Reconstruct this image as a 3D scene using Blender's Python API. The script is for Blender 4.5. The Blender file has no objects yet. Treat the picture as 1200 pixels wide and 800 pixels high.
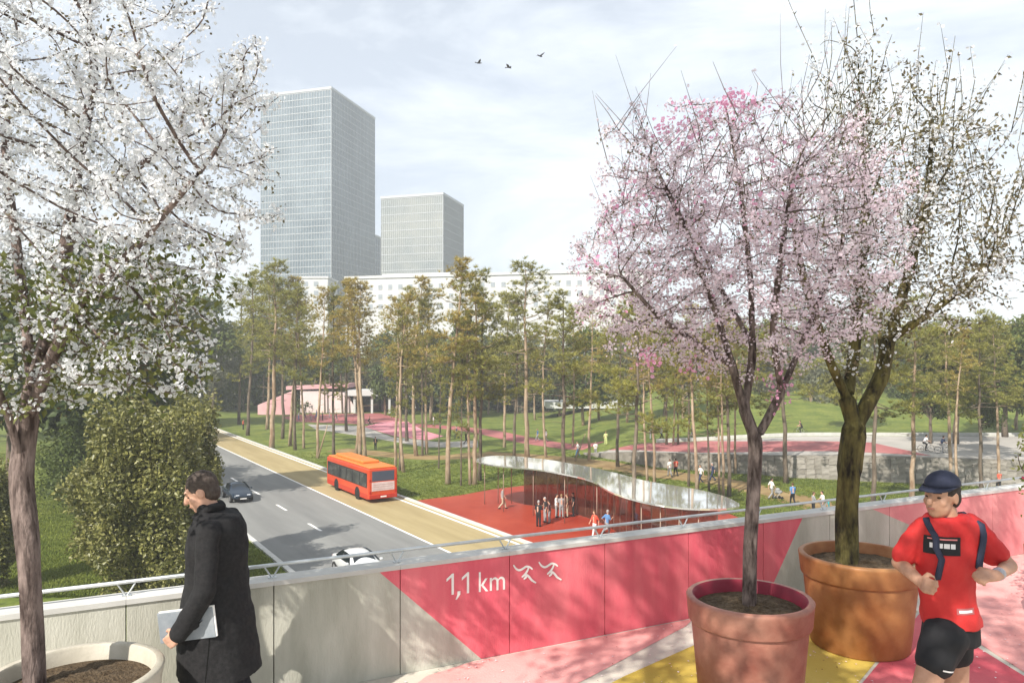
import bpy, bmesh, math, random
import numpy as np
from mathutils import Vector, Matrix
from mathutils.bvhtree import BVHTree

# ------------------------------------------------------------------ camera, sky, sun, exposure
S = bpy.context.scene
COL = S.collection
F, UC, VH, CZ = 850.0, 600.0, 425.0, 2.5          # focal length in photo pixels, centre column, horizon row, eye height
cam_d = bpy.data.cameras.new('camera'); cam = bpy.data.objects.new('camera', cam_d); COL.objects.link(cam)
cam_d.sensor_width = 36; cam_d.lens = F/1200*36; cam_d.shift_y = (VH-400)/1200
cam_d.clip_start = 0.05; cam_d.clip_end = 5000
cam.location = (0, 0, CZ); cam.rotation_euler = (math.radians(90), 0, 0)
S.camera = cam

SHADOW = Vector((0.56, 0.83, 0)).normalized(); SUN_EL = math.radians(41)
to_sun = Vector((-SHADOW.x*math.cos(SUN_EL), -SHADOW.y*math.cos(SUN_EL), math.sin(SUN_EL)))
W = bpy.data.worlds.new('World'); S.world = W; W.use_nodes = True
nt = W.node_tree; nt.nodes.clear()
def wn(t): return nt.nodes.new(t)
out = wn('ShaderNodeOutputWorld'); bg = wn('ShaderNodeBackground'); sky = wn('ShaderNodeTexSky')
sky.sky_type = 'NISHITA'; sky.sun_disc = False; sky.sun_elevation = SUN_EL
sky.sun_rotation = math.atan2(to_sun.x, to_sun.y); sky.air_density = 1.0; sky.dust_density = 0.8; sky.ozone_density = 1.6
tc = wn('ShaderNodeTexCoord'); mp = wn('ShaderNodeMapping'); mp.inputs['Scale'].default_value = (1.3, 1.3, 4.5); mp.inputs['Location'].default_value = (0.35, 0.1, 0.55)
nz = wn('ShaderNodeTexNoise'); nz.inputs['Scale'].default_value = 1.9; nz.inputs['Detail'].default_value = 8; nz.inputs['Roughness'].default_value = 0.6
nz.inputs['Distortion'].default_value = 0.35
cr = wn('ShaderNodeMapRange'); cr.inputs[1].default_value = 0.40; cr.inputs[2].default_value = 0.72; cr.inputs[3].default_value = 0.42; cr.inputs[4].default_value = 0.97
mx = wn('ShaderNodeMix'); mx.data_type = 'RGBA'; mx.inputs['B'].default_value = (10.3, 10.9, 11.4, 1)
nt.links.new(tc.outputs['Generated'], mp.inputs['Vector']); nt.links.new(mp.outputs[0], nz.inputs['Vector'])
nt.links.new(nz.outputs[0], cr.inputs[0]); nt.links.new(cr.outputs[0], mx.inputs['Factor'])
nt.links.new(sky.outputs[0], mx.inputs['A']); nt.links.new(mx.outputs['Result'], bg.inputs[0])
bg.inputs[1].default_value = 0.080
nt.links.new(bg.outputs[0], out.inputs[0])
sun_d = bpy.data.lights.new('sun', 'SUN'); sun = bpy.data.objects.new('sun', sun_d); COL.objects.link(sun)
sun_d.energy = 5.0; sun_d.angle = math.radians(0.55); sun_d.color = (1.0, 0.945, 0.86)
sun.rotation_euler = to_sun.to_track_quat('Z', 'Y').to_euler(); sun.location = to_sun*60
S.view_settings.view_transform = 'Standard'; S.view_settings.look = 'None'; S.view_settings.gamma = 1
S.view_settings.exposure = 0.70
S.render.engine = 'CYCLES'

# ------------------------------------------------------------------ helpers
rng = np.random.default_rng(7); random.seed(7)
GZ = -9.0
def P(u, v, z=GZ):
    Y = (CZ-z)*F/(v-VH); return Vector(((u-UC)/F*Y, Y, z))
def PY(u, v, Y): return Vector(((u-UC)/F*Y, Y, CZ-(v-VH)/F*Y))

MATS = {}
def mat(name, col, col2=None, scale=6.0, rough=0.8, bump=0.0, bscale=None, metal=0.0, spec=0.3, detail=5, translucent=0.0, island=0.0, low=0.35, high=0.65, obj=True, stretch=(1,1,1), alpha=1.0, trans=0.0, grain=None):
    if name in MATS: return MATS[name]
    m = bpy.data.materials.new(name); m.use_nodes = True; n = m.node_tree.nodes; L = m.node_tree.links
    b = n['Principled BSDF']; b.inputs['Roughness'].default_value = rough; b.inputs['Metallic'].default_value = metal
    b.inputs['Specular IOR Level'].default_value = spec
    b.inputs['Base Color'].default_value = (*col, 1); b.inputs['Alpha'].default_value = alpha
    if trans: b.inputs['Transmission Weight'].default_value = trans
    csock = None
    tcn = n.new('ShaderNodeTexCoord'); mpn = n.new('ShaderNodeMapping'); mpn.inputs['Scale'].default_value = stretch
    if grain: mpn.vector_type = 'TEXTURE'; mpn.inputs['Rotation'].default_value = (0, 0, grain[0]); mpn.inputs['Scale'].default_value = (grain[1], 1, 1)
    L.new(tcn.outputs['Object'], mpn.inputs['Vector'])
    if col2 is not None:
        t = n.new('ShaderNodeTexNoise'); t.inputs['Scale'].default_value = scale; t.inputs['Detail'].default_value = detail; t.inputs['Roughness'].default_value = 0.62
        L.new(mpn.outputs[0], t.inputs['Vector'])
        r = n.new('ShaderNodeMapRange'); r.inputs[1].default_value = low; r.inputs[2].default_value = high
        L.new(t.outputs[0], r.inputs[0])
        x = n.new('ShaderNodeMix'); x.data_type = 'RGBA'; x.inputs['A'].default_value = (*col, 1); x.inputs['B'].default_value = (*col2, 1)
        if island:
            g = n.new('ShaderNodeNewGeometry'); a = n.new('ShaderNodeMix'); a.inputs['Factor'].default_value = island
            L.new(r.outputs[0], a.inputs['A']); L.new(g.outputs['Random Per Island'], a.inputs['B']); L.new(a.outputs[0], x.inputs['Factor'])
        else: L.new(r.outputs[0], x.inputs['Factor'])
        csock = x.outputs['Result']; L.new(csock, b.inputs['Base Color'])
    if bump:
        t2 = n.new('ShaderNodeTexNoise'); t2.inputs['Scale'].default_value = bscale or scale*4; t2.inputs['Detail'].default_value = 6
        L.new(mpn.outputs[0], t2.inputs['Vector'])
        bp = n.new('ShaderNodeBump'); bp.inputs['Strength'].default_value = bump; bp.inputs['Distance'].default_value = 0.02
        L.new(t2.outputs[0], bp.inputs['Height']); L.new(bp.outputs[0], b.inputs['Normal'])
    if translucent:
        tr = n.new('ShaderNodeBsdfTranslucent'); ms = n.new('ShaderNodeMixShader'); ms.inputs[0].default_value = translucent
        if csock: L.new(csock, tr.inputs[0])
        else: tr.inputs[0].default_value = (*col, 1)
        L.new(b.outputs[0], ms.inputs[1]); L.new(tr.outputs[0], ms.inputs[2]); L.new(ms.outputs[0], n['Material Output'].inputs[0])
    MATS[name] = m; return m

def tag(o, label=None, cat=None, group=None, kind=None):
    if label: o['label'] = label
    if cat: o['category'] = cat
    if group: o['group'] = group
    if kind: o['kind'] = kind
    return o
def link(name, me, m=None, parent=None, smooth=False):
    o = bpy.data.objects.new(name, me); COL.objects.link(o)
    if m is not None:
        for k in (m if isinstance(m, (list, tuple)) else [m]): me.materials.append(k)
    if parent is not None: o.parent = parent
    if smooth and len(me.polygons): me.polygons.foreach_set('use_smooth', np.ones(len(me.polygons), bool))
    return o
def empty(name, loc=(0,0,0), rz=0.0, parent=None):
    o = bpy.data.objects.new(name, None); COL.objects.link(o); o.location = loc; o.rotation_euler = (0, 0, rz); o.empty_display_size = 0.2
    if parent is not None: o.parent = parent
    return o
def npmesh(name, V, Fc):
    V = np.asarray(V, np.float32).reshape(-1, 3); Fc = np.asarray(Fc, np.int32); k = Fc.shape[1]; M = len(Fc)
    me = bpy.data.meshes.new(name); me.vertices.add(len(V)); me.vertices.foreach_set('co', V.ravel())
    me.loops.add(M*k); me.loops.foreach_set('vertex_index', Fc.ravel())
    me.polygons.add(M); me.polygons.foreach_set('loop_start', np.arange(0, M*k, k, dtype=np.int32))
    me.update(calc_edges=True); return me
class MB:
    """collects shapes, then links them as ONE mesh object"""
    def __init__(s): s.v = []; s.f = []; s.mi = []
    def add(s, vs, fs, mi=0):
        b = len(s.v); s.v += [tuple(x) for x in vs]; s.f += [tuple(b+i for i in f) for f in fs]; s.mi += [mi]*len(fs); return s
    def box(s, x0, x1, y0, y1, z0, z1, mi=0):
        return s.add([(x0,y0,z0),(x1,y0,z0),(x1,y1,z0),(x0,y1,z0),(x0,y0,z1),(x1,y0,z1),(x1,y1,z1),(x0,y1,z1)],
                     [(0,3,2,1),(4,5,6,7),(0,1,5,4),(1,2,6,5),(2,3,7,6),(3,0,4,7)], mi)
    def tube(s, pts, rs, n=8, mi=0, cap=True):
        pts = [Vector(p) for p in pts]
        if not hasattr(rs, '__len__'): rs = [rs]*len(pts)
        b = len(s.v); ref = Vector((0.31, 0.17, 0.93))
        for i, p in enumerate(pts):
            d = (pts[min(i+1, len(pts)-1)]-pts[max(i-1, 0)]).normalized()
            a = d.cross(ref if abs(d.dot(ref)) < 0.95 else Vector((1,0,0))).normalized(); c = d.cross(a)
            for k in range(n):
                t = 2*math.pi*k/n; s.v.append(tuple(p+(a*math.cos(t)+c*math.sin(t))*rs[i]))
        for i in range(len(pts)-1):
            for k in range(n):
                q = b+i*n; s.f.append((q+k, q+(k+1)%n, q+n+(k+1)%n, q+n+k)); s.mi.append(mi)
        if cap:
            s.f.append(tuple(b+k for k in reversed(range(n)))); s.f.append(tuple(b+(len(pts)-1)*n+k for k in range(n))); s.mi += [mi, mi]
        return s
    def lathe(s, prof, n=48, mi=0, c=(0,0)):
        b = len(s.v)
        for r, z in prof:
            for k in range(n): t = 2*math.pi*k/n; s.v.append((c[0]+r*math.cos(t), c[1]+r*math.sin(t), z))
        for i in range(len(prof)-1):
            for k in range(n):
                q = b+i*n; s.f.append((q+k, q+(k+1)%n, q+n+(k+1)%n, q+n+k)); s.mi.append(mi)
        return s
    def prism(s, poly, z0, z1, mi=0):
        n = len(poly); vs = [(x, y, z0) for x, y in poly]+[(x, y, z1) for x, y in poly]
        return s.add(vs, [tuple(reversed(range(n))), tuple(range(n, 2*n))]+[(i, (i+1)%n, n+(i+1)%n, n+i) for i in range(n)], mi)
    def mesh(s, name):
        me = bpy.data.meshes.new(name); me.from_pydata(s.v, [], s.f)
        if any(s.mi): me.polygons.foreach_set('material_index', s.mi)
        me.update(); return me
    def build(s, name, m, parent=None, smooth=False): return link(name, s.mesh(name), m, parent, smooth)
def bevel(o, w, seg=2, ang=35):
    b = o.modifiers.new('bevel', 'BEVEL'); b.width = w; b.segments = seg; b.limit_method = 'ANGLE'; b.angle_limit = math.radians(ang); return o
def sheet(name, pts, z, m, kind='structure', parent=None):
    me = bpy.data.meshes.new(name); me.from_pydata([(p[0], p[1], z) for p in pts], [], [tuple(range(len(pts)))]); me.update()
    bm = bmesh.new(); bm.from_mesh(me)
    for f in bm.faces:
        if f.normal.z < 0: f.normal_flip()
    bm.to_mesh(me); bm.free()
    o = link(name, me, m, parent)
    if kind: o['kind'] = kind
    return o
def rand_rot(n, r=rng):
    q = r.normal(size=(n, 4)); q /= np.linalg.norm(q, axis=1)[:, None]; w, x, y, z = q.T
    return np.stack([1-2*(y*y+z*z), 2*(x*y-z*w), 2*(x*z+y*w), 2*(x*y+z*w), 1-2*(x*x+z*z), 2*(y*z-x*w), 2*(x*z-y*w), 2*(y*z+x*w), 1-2*(x*x+y*y)], 1).reshape(n, 3, 3)
def scatter(tv, tf, pos, rot, sc):
    tv = np.asarray(tv, float); tf = np.asarray(tf); n = len(pos); sc = np.asarray(sc).reshape(-1, 1, 1)
    V = np.einsum('nij,kj->nki', rot, tv)*sc+np.asarray(pos)[:, None, :]
    Fc = tf[None]+(np.arange(n)*len(tv))[:, None, None]
    return V.reshape(-1, 3), Fc.reshape(-1, tf.shape[1])
def copy_tree(o, parent=None):
    c = o.copy(); COL.objects.link(c); c.parent = parent
    for ch in o.children: copy_tree(ch, c)
    return c

# leaf / blossom templates
def petal_template():
    v = []; f = []
    for k in range(5):
        t = 2*math.pi*k/5; c, s_ = math.cos(t), math.sin(t)
        def pt(r, w, z): return (r*c-w*s_, r*s_+w*c, z)
        b = len(v); v += [pt(0.04, 0, 0), pt(0.32, -0.24, 0.13), pt(0.52, 0, 0.17), pt(0.32, 0.24, 0.13)]
        f.append((b, b+1, b+2, b+3))
    return np.array(v), np.array(f)
PET_V, PET_F = petal_template()
LEAF_V = np.array([(0,0,0),(0.28,0.35,0.09),(0,1.0,-0.04),(-0.28,0.35,0.09)]); LEAF_F = np.array([(0,1,2),(0,2,3)])

# ------------------------------------------------------------------ materials
concrete = mat('concrete_light', (0.35,0.345,0.285), (0.52,0.51,0.44), 2.2, 0.85, 0.25, 60, detail=10, stretch=(1.4,1.4,0.35))
deck_c = mat('deck_cream', (0.50,0.46,0.385), (0.60,0.56,0.49), 1.3, 0.85, 0.2, 70, detail=9)
pink_w = mat('paint_pink_wall', (0.62,0.095,0.135), (0.71,0.175,0.20), 2.2, 0.7, 0.25, 70, detail=10, stretch=(1.4,1.4,0.3))
pink_l = mat('paint_pink_pale', (0.62,0.22,0.23), (0.68,0.30,0.29), 1.5, 0.75, 0.2, 70, detail=9)
pink_f = mat('paint_pink_floor', (0.66,0.28,0.265), (0.75,0.39,0.36), 1.1, 0.8, 0.25, 60, detail=9)
pink_shade_f = mat('paint_pink_floor_shaded', (0.58,0.085,0.115), (0.67,0.17,0.185), 1.1, 0.75, 0.25, 60, detail=9)  # pink floor paint with shade put into its colour
yel_f = mat('paint_yellow_floor', (0.46,0.33,0.055), (0.56,0.42,0.10), 1.1, 0.75, 0.25, 60, detail=9)
white_f = mat('paint_white', (0.74,0.72,0.68), (0.82,0.80,0.77), 2.0, 0.7, 0.1)
steel = mat('galvanised_steel', (0.50,0.52,0.52), (0.62,0.64,0.64), 8, 0.38, metal=0.75)
asphalt = mat('asphalt', (0.175,0.175,0.168), (0.235,0.235,0.222), 0.55, 0.9, 0.3, 14, detail=10, grain=(math.atan2(1, -0.655), 9.0))
ochre = mat('ochre_asphalt', (0.30,0.235,0.115), (0.40,0.32,0.17), 0.6, 0.9, 0.3, 14, detail=10, grain=(math.atan2(1, -0.655), 9.0))
redplaza = mat('red_rubber_paving', (0.31,0.032,0.015), (0.39,0.058,0.028), 0.35, 0.45, 0.15, 14, detail=9)
trackred = mat('track_red', (0.30,0.085,0.085), (0.40,0.15,0.14), 0.3, 0.85, 0.2, 10, detail=9)
trackpink = mat('track_pink', (0.60,0.20,0.24), (0.68,0.30,0.33), 0.3, 0.85, 0.2, 10)
palepave = mat('pale_paving', (0.33,0.31,0.275), (0.43,0.40,0.36), 0.3, 0.85, 0.2, 10)
dirt = mat('dirt_path', (0.20,0.125,0.05), (0.31,0.22,0.10), 0.6, 0.95, 0.3, 9, detail=9)
kerbm = mat('kerb_concrete', (0.48,0.47,0.44), (0.58,0.57,0.54), 2, 0.85)
grass = mat('lawn_grass', (0.095,0.135,0.017), (0.21,0.235,0.042), 0.35, 0.95, 0.8, 6, detail=12)
soil = mat('potting_soil', (0.055,0.035,0.018), (0.12,0.085,0.05), 30, 0.95, 1.0, 60)
bark_d = mat('bark_dark', (0.045,0.030,0.026), (0.23,0.175,0.155), 26, 0.9, 0.8, 45, stretch=(1,1,0.25))
bark_g = mat('bark_grey', (0.028,0.018,0.015), (0.21,0.165,0.145), 24, 0.9, 0.8, 45, stretch=(1,1,0.25))
bark_m = mat('bark_mossy', (0.014,0.011,0.008), (0.14,0.12,0.040), 14, 0.95, 0.8, 45, stretch=(1,1,0.3))
bark_p = mat('bark_pine', (0.21,0.135,0.08), (0.44,0.34,0.24), 2.5, 0.9, 0.6, 9, stretch=(1,1,0.3))
bark_pd = mat('bark_pine_dark', (0.085,0.065,0.045), (0.19,0.15,0.11), 2.5, 0.9, 0.6, 9, stretch=(1,1,0.3))
petal_w = mat('petals_white', (0.85,0.87,0.89), (0.74,0.74,0.76), 8, 0.6, island=0.8, translucent=0.42)
petal_p = mat('petals_pale_pink', (0.84,0.79,0.82), (0.70,0.53,0.62), 2.2, 0.6, island=0.6, translucent=0.42)
petal_m = mat('petals_magenta', (0.74,0.27,0.47), (0.82,0.50,0.65), 8, 0.6, island=0.7, translucent=0.42)
leaf_y = mat('leaf_young_green', (0.10,0.13,0.035), (0.20,0.20,0.07), 5, 0.5, island=0.8, translucent=0.3)
leaf_br = mat('leaf_bronze', (0.11,0.085,0.055), (0.19,0.17,0.09), 5, 0.5, island=0.8, translucent=0.3)
leaf_ivy = mat('leaf_ivy', (0.055,0.065,0.014), (0.32,0.30,0.095), 1.0, 0.45, spec=0.5, island=0.7, translucent=0.2)
leaf_g = mat('leaf_mid_green', (0.050,0.078,0.018), (0.15,0.18,0.042), 0.25, 0.6, island=0.55, translucent=0.3)
leaf_dk = mat('leaf_dark_green', (0.040,0.062,0.020), (0.11,0.14,0.048), 0.25, 0.6, island=0.55, translucent=0.25)
leaf_ol = mat('leaf_olive', (0.10,0.105,0.026), (0.23,0.215,0.06), 0.25, 0.6, island=0.55, translucent=0.3)
leaf_gr = mat('leaf_grey_green', (0.115,0.125,0.07), (0.26,0.26,0.17), 0.25, 0.6, island=0.55, translucent=0.3)
needles = mat('pine_needles', (0.140,0.165,0.036), (0.48,0.43,0.115), 0.16, 0.7, island=0.6, translucent=0.35)
needles2 = mat('pine_needles_golden', (0.21,0.185,0.040), (0.60,0.46,0.14), 0.16, 0.7, island=0.6, translucent=0.35)
black_m = mat('matte_black', (0.012,0.012,0.013), rough=0.6)
rubber = mat('tyre_rubber', (0.02,0.02,0.02), rough=0.85)
glass_d = mat('dark_glass', (0.012,0.016,0.018), rough=0.06, spec=0.7)
chrome = mat('wheel_metal', (0.55,0.55,0.56), rough=0.35, metal=0.8)
skin_m = mat('skin', (0.52,0.29,0.20), (0.60,0.36,0.26), 14, 0.55)
skin_t = mat('skin_tanned', (0.36,0.19,0.12), (0.44,0.25,0.17), 14, 0.55)

# ------------------------------------------------------------------ ground, road, plaza
WALL_PTS = [(7.7,93.0),(16,80),(23.2,76),(28.2,73),(34.1,70.8),(45.1,67.4),(62,63),(110,50)]
def ywall(x):
    if x <= WALL_PTS[0][0]: return 93.0
    for (x0,y0),(x1,y1) in zip(WALL_PTS, WALL_PTS[1:]):
        if x <= x1: return y0+(y1-y0)*(x-x0)/(x1-x0)
    return WALL_PTS[-1][1]
def sst(a, b, t):
    t = min(1, max(0, (t-a)/(b-a))); return t*t*(3-2*t)
def rise(x): return 1.55*sst(7.5, 17, x)+0.85*sst(15, 38, x)
def gz(x, y):
    z = GZ
    if x > 7.6: z += rise(x)*sst(ywall(x)+1.2, ywall(x)+4.2, y)
    if y > 90: z += 5.6*sst(90, 165, y)*sst(14, 55, x)
    return z
def build_ground():
    xs = list(np.arange(-800, -90, 71))+list(np.arange(-90, 120, 1.5))+list(np.arange(120, 801, 68))
    ys = list(np.arange(-200, 30, 23))+list(np.arange(30, 60, 3))+list(np.arange(60, 100, 0.8))+list(np.arange(100, 220, 3))+list(np.arange(220, 801, 58))
    V = [(x, y, gz(x, y)) for y in ys for x in xs]; n = len(xs)
    Fc = [(j*n+i, j*n+i+1, (j+1)*n+i+1, (j+1)*n+i) for j in range(len(ys)-1) for i in range(n-1)]
    o = link('lawn_ground', npmesh('lawn_ground', V, Fc), grass, None, True); tag(o, 'green lawn and park ground below the bridge', None, None, 'structure'); return o
build_ground()
gn = grass.node_tree.nodes; gl = grass.node_tree.links; gb = gn['Principled BSDF']; old = gb.inputs['Base Color'].links[0].from_socket
gt = gn.new('ShaderNodeTexNoise'); gt.inputs['Scale'].default_value = 2.6; gt.inputs['Detail'].default_value = 8; gt.inputs['Roughness'].default_value = 0.75
gt2 = gn.new('ShaderNodeTexCoord'); gl.new(gt2.outputs['Object'], gt.inputs['Vector'])
gr_ = gn.new('ShaderNodeMapRange'); gr_.inputs[1].default_value = 0.42; gr_.inputs[2].default_value = 0.68; gr_.inputs[4].default_value = 0.75; gl.new(gt.outputs[0], gr_.inputs[0])
gm = gn.new('ShaderNodeMix'); gm.data_type = 'RGBA'; gm.inputs['B'].default_value = (0.035, 0.055, 0.010, 1); gl.new(gr_.outputs[0], gm.inputs['Factor']); gl.new(old, gm.inputs['A']); gl.new(gm.outputs['Result'], gb.inputs['Base Color'])
RA = -0.655                                        # road: X = a + RA*Y
def rp(a, Y): return (a+RA*Y, Y)
def strip(name, a0, a1, y0, y1, z, m, kind='structure'): return sheet(name, [rp(a0,y0), rp(a1,y0), rp(a1,y1), rp(a0,y1)], z, m, kind)
tag(strip('road', 14.1, 25.0, -40, 190, GZ+0.02, asphalt), 'grey asphalt two lane road running away to the left')
tag(strip('bus_lane', 25.0, 31.0, -40, 190, GZ+0.021, ochre), 'ochre surfaced bus lane beside the asphalt road')
lane_line = strip('edge_line', 24.9, 25.12, -40, 190, GZ+0.026, white_f)
strip('edge_line', 30.35, 30.65, -40, 190, GZ+0.026, white_f)
for k in range(16):
    y0 = 22+k*6.9
    strip('dash_line', 19.32, 19.55, y0, y0+2.3, GZ+0.025, white_f)
for a, wd in ((31.0, 0.42), (13.72, 0.38)):
    m_ = MB(); m_.add([(*rp(a, -40), GZ-0.1), (*rp(a+wd, -40), GZ-0.1), (*rp(a+wd, 190), GZ-0.1), (*rp(a, 190), GZ-0.1), (*rp(a, -40), GZ+0.13), (*rp(a+wd, -40), GZ+0.13), (*rp(a+wd, 190), GZ+0.13), (*rp(a, 190), GZ+0.13)],
        [(4,5,6,7),(0,4,7,3),(1,2,6,5)]); o = m_.build('kerb', kerbm); o['kind'] = 'structure'
def smooth_poly(pts, it=2, closed=True):
    pts = [Vector((p[0], p[1], 0)) for p in pts]
    for _ in range(it):
        q = []
        n = len(pts)
        for i in range(n if closed else n-1):
            a, b = pts[i], pts[(i+1) % n]; q += [a*0.75+b*0.25, a*0.25+b*0.75]
        if not closed: q = [pts[0]]+q+[pts[-1]]
        pts = q
    return pts
c0 = rp(31.43, 60.5); c1 = rp(31.43, 22)
plaza = [c1, c0]+[tuple(p[:2]) for p in (P(540,580), P(575,573.5), P(620,568), P(665,567), P(705,570), P(750,577), P(800,588), P(850,600), P(905,622))]+[(26, 30), (27, 22)]
tag(sheet('red_plaza', plaza, GZ+0.012, redplaza), 'glossy red paved plaza beside the bus lane')
def ribbon(name, cl, wd, z, m, n=3, follow=True):
    pts = smooth_poly(cl, n, False); m_ = MB(); vs = []; fs = []
    for i, p in enumerate(pts):
        d = (pts[min(i+1, len(pts)-1)]-pts[max(i-1, 0)]).normalized(); nn = Vector((-d.y, d.x, 0)); ww = wd(i/(len(pts)-1)) if callable(wd) else wd
        a, b = p+nn*ww/2, p-nn*ww/2
        vs += [(a.x, a.y, (gz(a.x,a.y) if follow else GZ)+z), (b.x, b.y, (gz(b.x,b.y) if follow else GZ)+z)]
        if i: fs.append((2*i-2, 2*i-1, 2*i+1, 2*i))
    m_.add(vs, fs); o = m_.build(name, m); o['kind'] = 'structure'; return o
ribbon('dirt_path', [P(560,532)[:2], P(640,537)[:2], P(700,543)[:2], P(770,555)[:2], P(840,563)[:2], P(900,577)[:2], P(960,592)[:2], P(1010,608)[:2], P(1100,640)[:2]], lambda t: 6.2-3.2*t, 0.014, dirt, follow=False)
ribbon('dirt_path', [P(395,527)[:2], P(430,530)[:2], P(470,534)[:2], P(520,537)[:2], P(566,531)[:2]], 4.0, 0.010, dirt, follow=False)
# terrace promenade on top of the retaining wall
def terrace(name, x0, x1, d0, d1, z, m, n=48):
    m_ = MB(); vs = []; fs = []
    for i in range(n+1):
        x = x0+(x1-x0)*i/n; y = ywall(x)
        a = y+d0(x) if callable(d0) else y+d0; b = min(max(a+0.05, (y+d1)), 89.6+0.0*x) if d1 else 89.6
        if b < a: b = a+0.05
        vs += [(x, a, GZ+rise(x)+z), (x, b, GZ+rise(x)+z)]
        if i: fs.append((2*i-2, 2*i, 2*i+1, 2*i-1))
    m_.add(vs, fs); o = m_.build(name, m); o['kind'] = 'structure'; return o
terrace('promenade', 9.5, 100, 0.45, 0, 0.03, palepave)
terrace('running_track', 11.5, 41, lambda x: 3.0+1.2*math.sin(x*0.25), 14, 0.036, trackred)
terrace('running_track', 62, 100, 2.0, 9, 0.036, trackred)
ribbon('running_track', [P(470,497)[:2], P(560,503)[:2], P(610,515)[:2], P(655,522)[:2], (11,96.5)], 5.0, 0.022, trackred, follow=True)
# far left courts
sheet('pink_court', [P(u, v)[:2] for u, v in ((426,500),(452,493),(478,494),(498,505),(520,511),(500,516),(462,511))], GZ+0.03, trackpink)
sheet('red_court', [P(u, v)[:2] for u, v in ((330,489),(350,486),(445,484),(474,492),(452,494),(425,497),(345,494))], GZ+0.035, trackred)
sheet('grey_court', [P(u, v)[:2] for u, v in ((360,497),(424,499),(460,512),(515,518),(560,516),(560,524),(500,524),(430,512),(370,503))], GZ+0.025, palepave)

# grass tufts on the lawns in view
def lawn_tufts():
    r = np.random.default_rng(5); n = 150000; v = 455+(700-455)*r.random(n)**1.0; u = r.uniform(-60, 1260, n); Y = (CZ-GZ)*F/(v-VH); X = (u-UC)/F*Y
    a = X-RA*Y; ok = ((a < 13.6) | (a > 31.6)) & (Y < 120)
    px = np.array([p[0] for p in plaza]); py = np.array([p[1] for p in plaza]); ins = np.zeros(n, bool); j = len(px)-1
    for i in range(len(px)):
        c = ((py[i] > Y) != (py[j] > Y)) & (X < (px[j]-px[i])*(Y-py[i])/(py[j]-py[i]+1e-9)+px[i]); ins ^= c; j = i
    yw = np.array([ywall(x) for x in X]); ok &= ~ins & (Y < yw-0.6)
    mid = np.interp(u, [390,430,470,520,566,640,700,770,840,900,960,1010,1100], [527,530,534,537,531.5,537,543,555,563,577,592,608,640]); ok &= ~((np.abs(v-mid) < 5) & (u > 385))
    X, Y = X[ok], Y[ok]; pos = np.stack([X, Y, np.full(len(X), GZ)], 1); tv = []; tf = []
    for k in range(5): an = k*1.26; d = np.array([math.cos(an), math.sin(an)]); b = len(tv); tv += [(d[0]*.05-d[1]*.03, d[1]*.05+d[0]*.03, 0), (d[0]*.05+d[1]*.03, d[1]*.05-d[0]*.03, 0), (d[0]*.16, d[1]*.16, 0.15)]; tf.append((b, b+1, b+2))
    an = r.random(len(X))*6.28; rot = np.zeros((len(X), 3, 3)); rot[:, 0, 0] = np.cos(an); rot[:, 0, 1] = -np.sin(an); rot[:, 1, 0] = np.sin(an); rot[:, 1, 1] = np.cos(an); rot[:, 2, 2] = 1
    V, Fc = scatter(tv, tf, pos, rot, 0.6+0.8*r.random(len(X))); o = link('lawn_tufts', npmesh('lawn_tufts', V, Fc), mat('grass_blades', (0.075,0.115,0.014), (0.25,0.28,0.055), 0.3, 0.9, island=0.6, translucent=0.3)); tag(o, 'short grass tufts covering the park lawns', 'grass', None, 'stuff')
lawn_tufts()

# ------------------------------------------------------------------ bridge deck and parapet
WE = Vector((0.9, 0.4357, 0)).normalized(); WN = Vector((WE.y, -WE.x, 0))      # along the parapet, and out of its face towards the deck
def wallX(u): k = (u-UC)/F; return k*6.254/(1-0.484*k)
W0 = Vector((-0.022, 6.254-0.484*0.022, 0))
def wall_sh(u, v):
    X = wallX(u); Y = 6.254+0.484*X; return ((Vector((X, Y, 0))-W0).dot(WE), CZ-(v-VH)/F*Y)
def wp(s_, h, d=0): return W0+WE*s_+WN*d+Vector((0, 0, h))
WH = 0.845; PW = 0.972
par = empty('bridge_parapet', W0, math.atan2(WE.y, WE.x))
tag(par, 'low concrete and pink painted bridge parapet with steel handrail', 'parapet')
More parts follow.
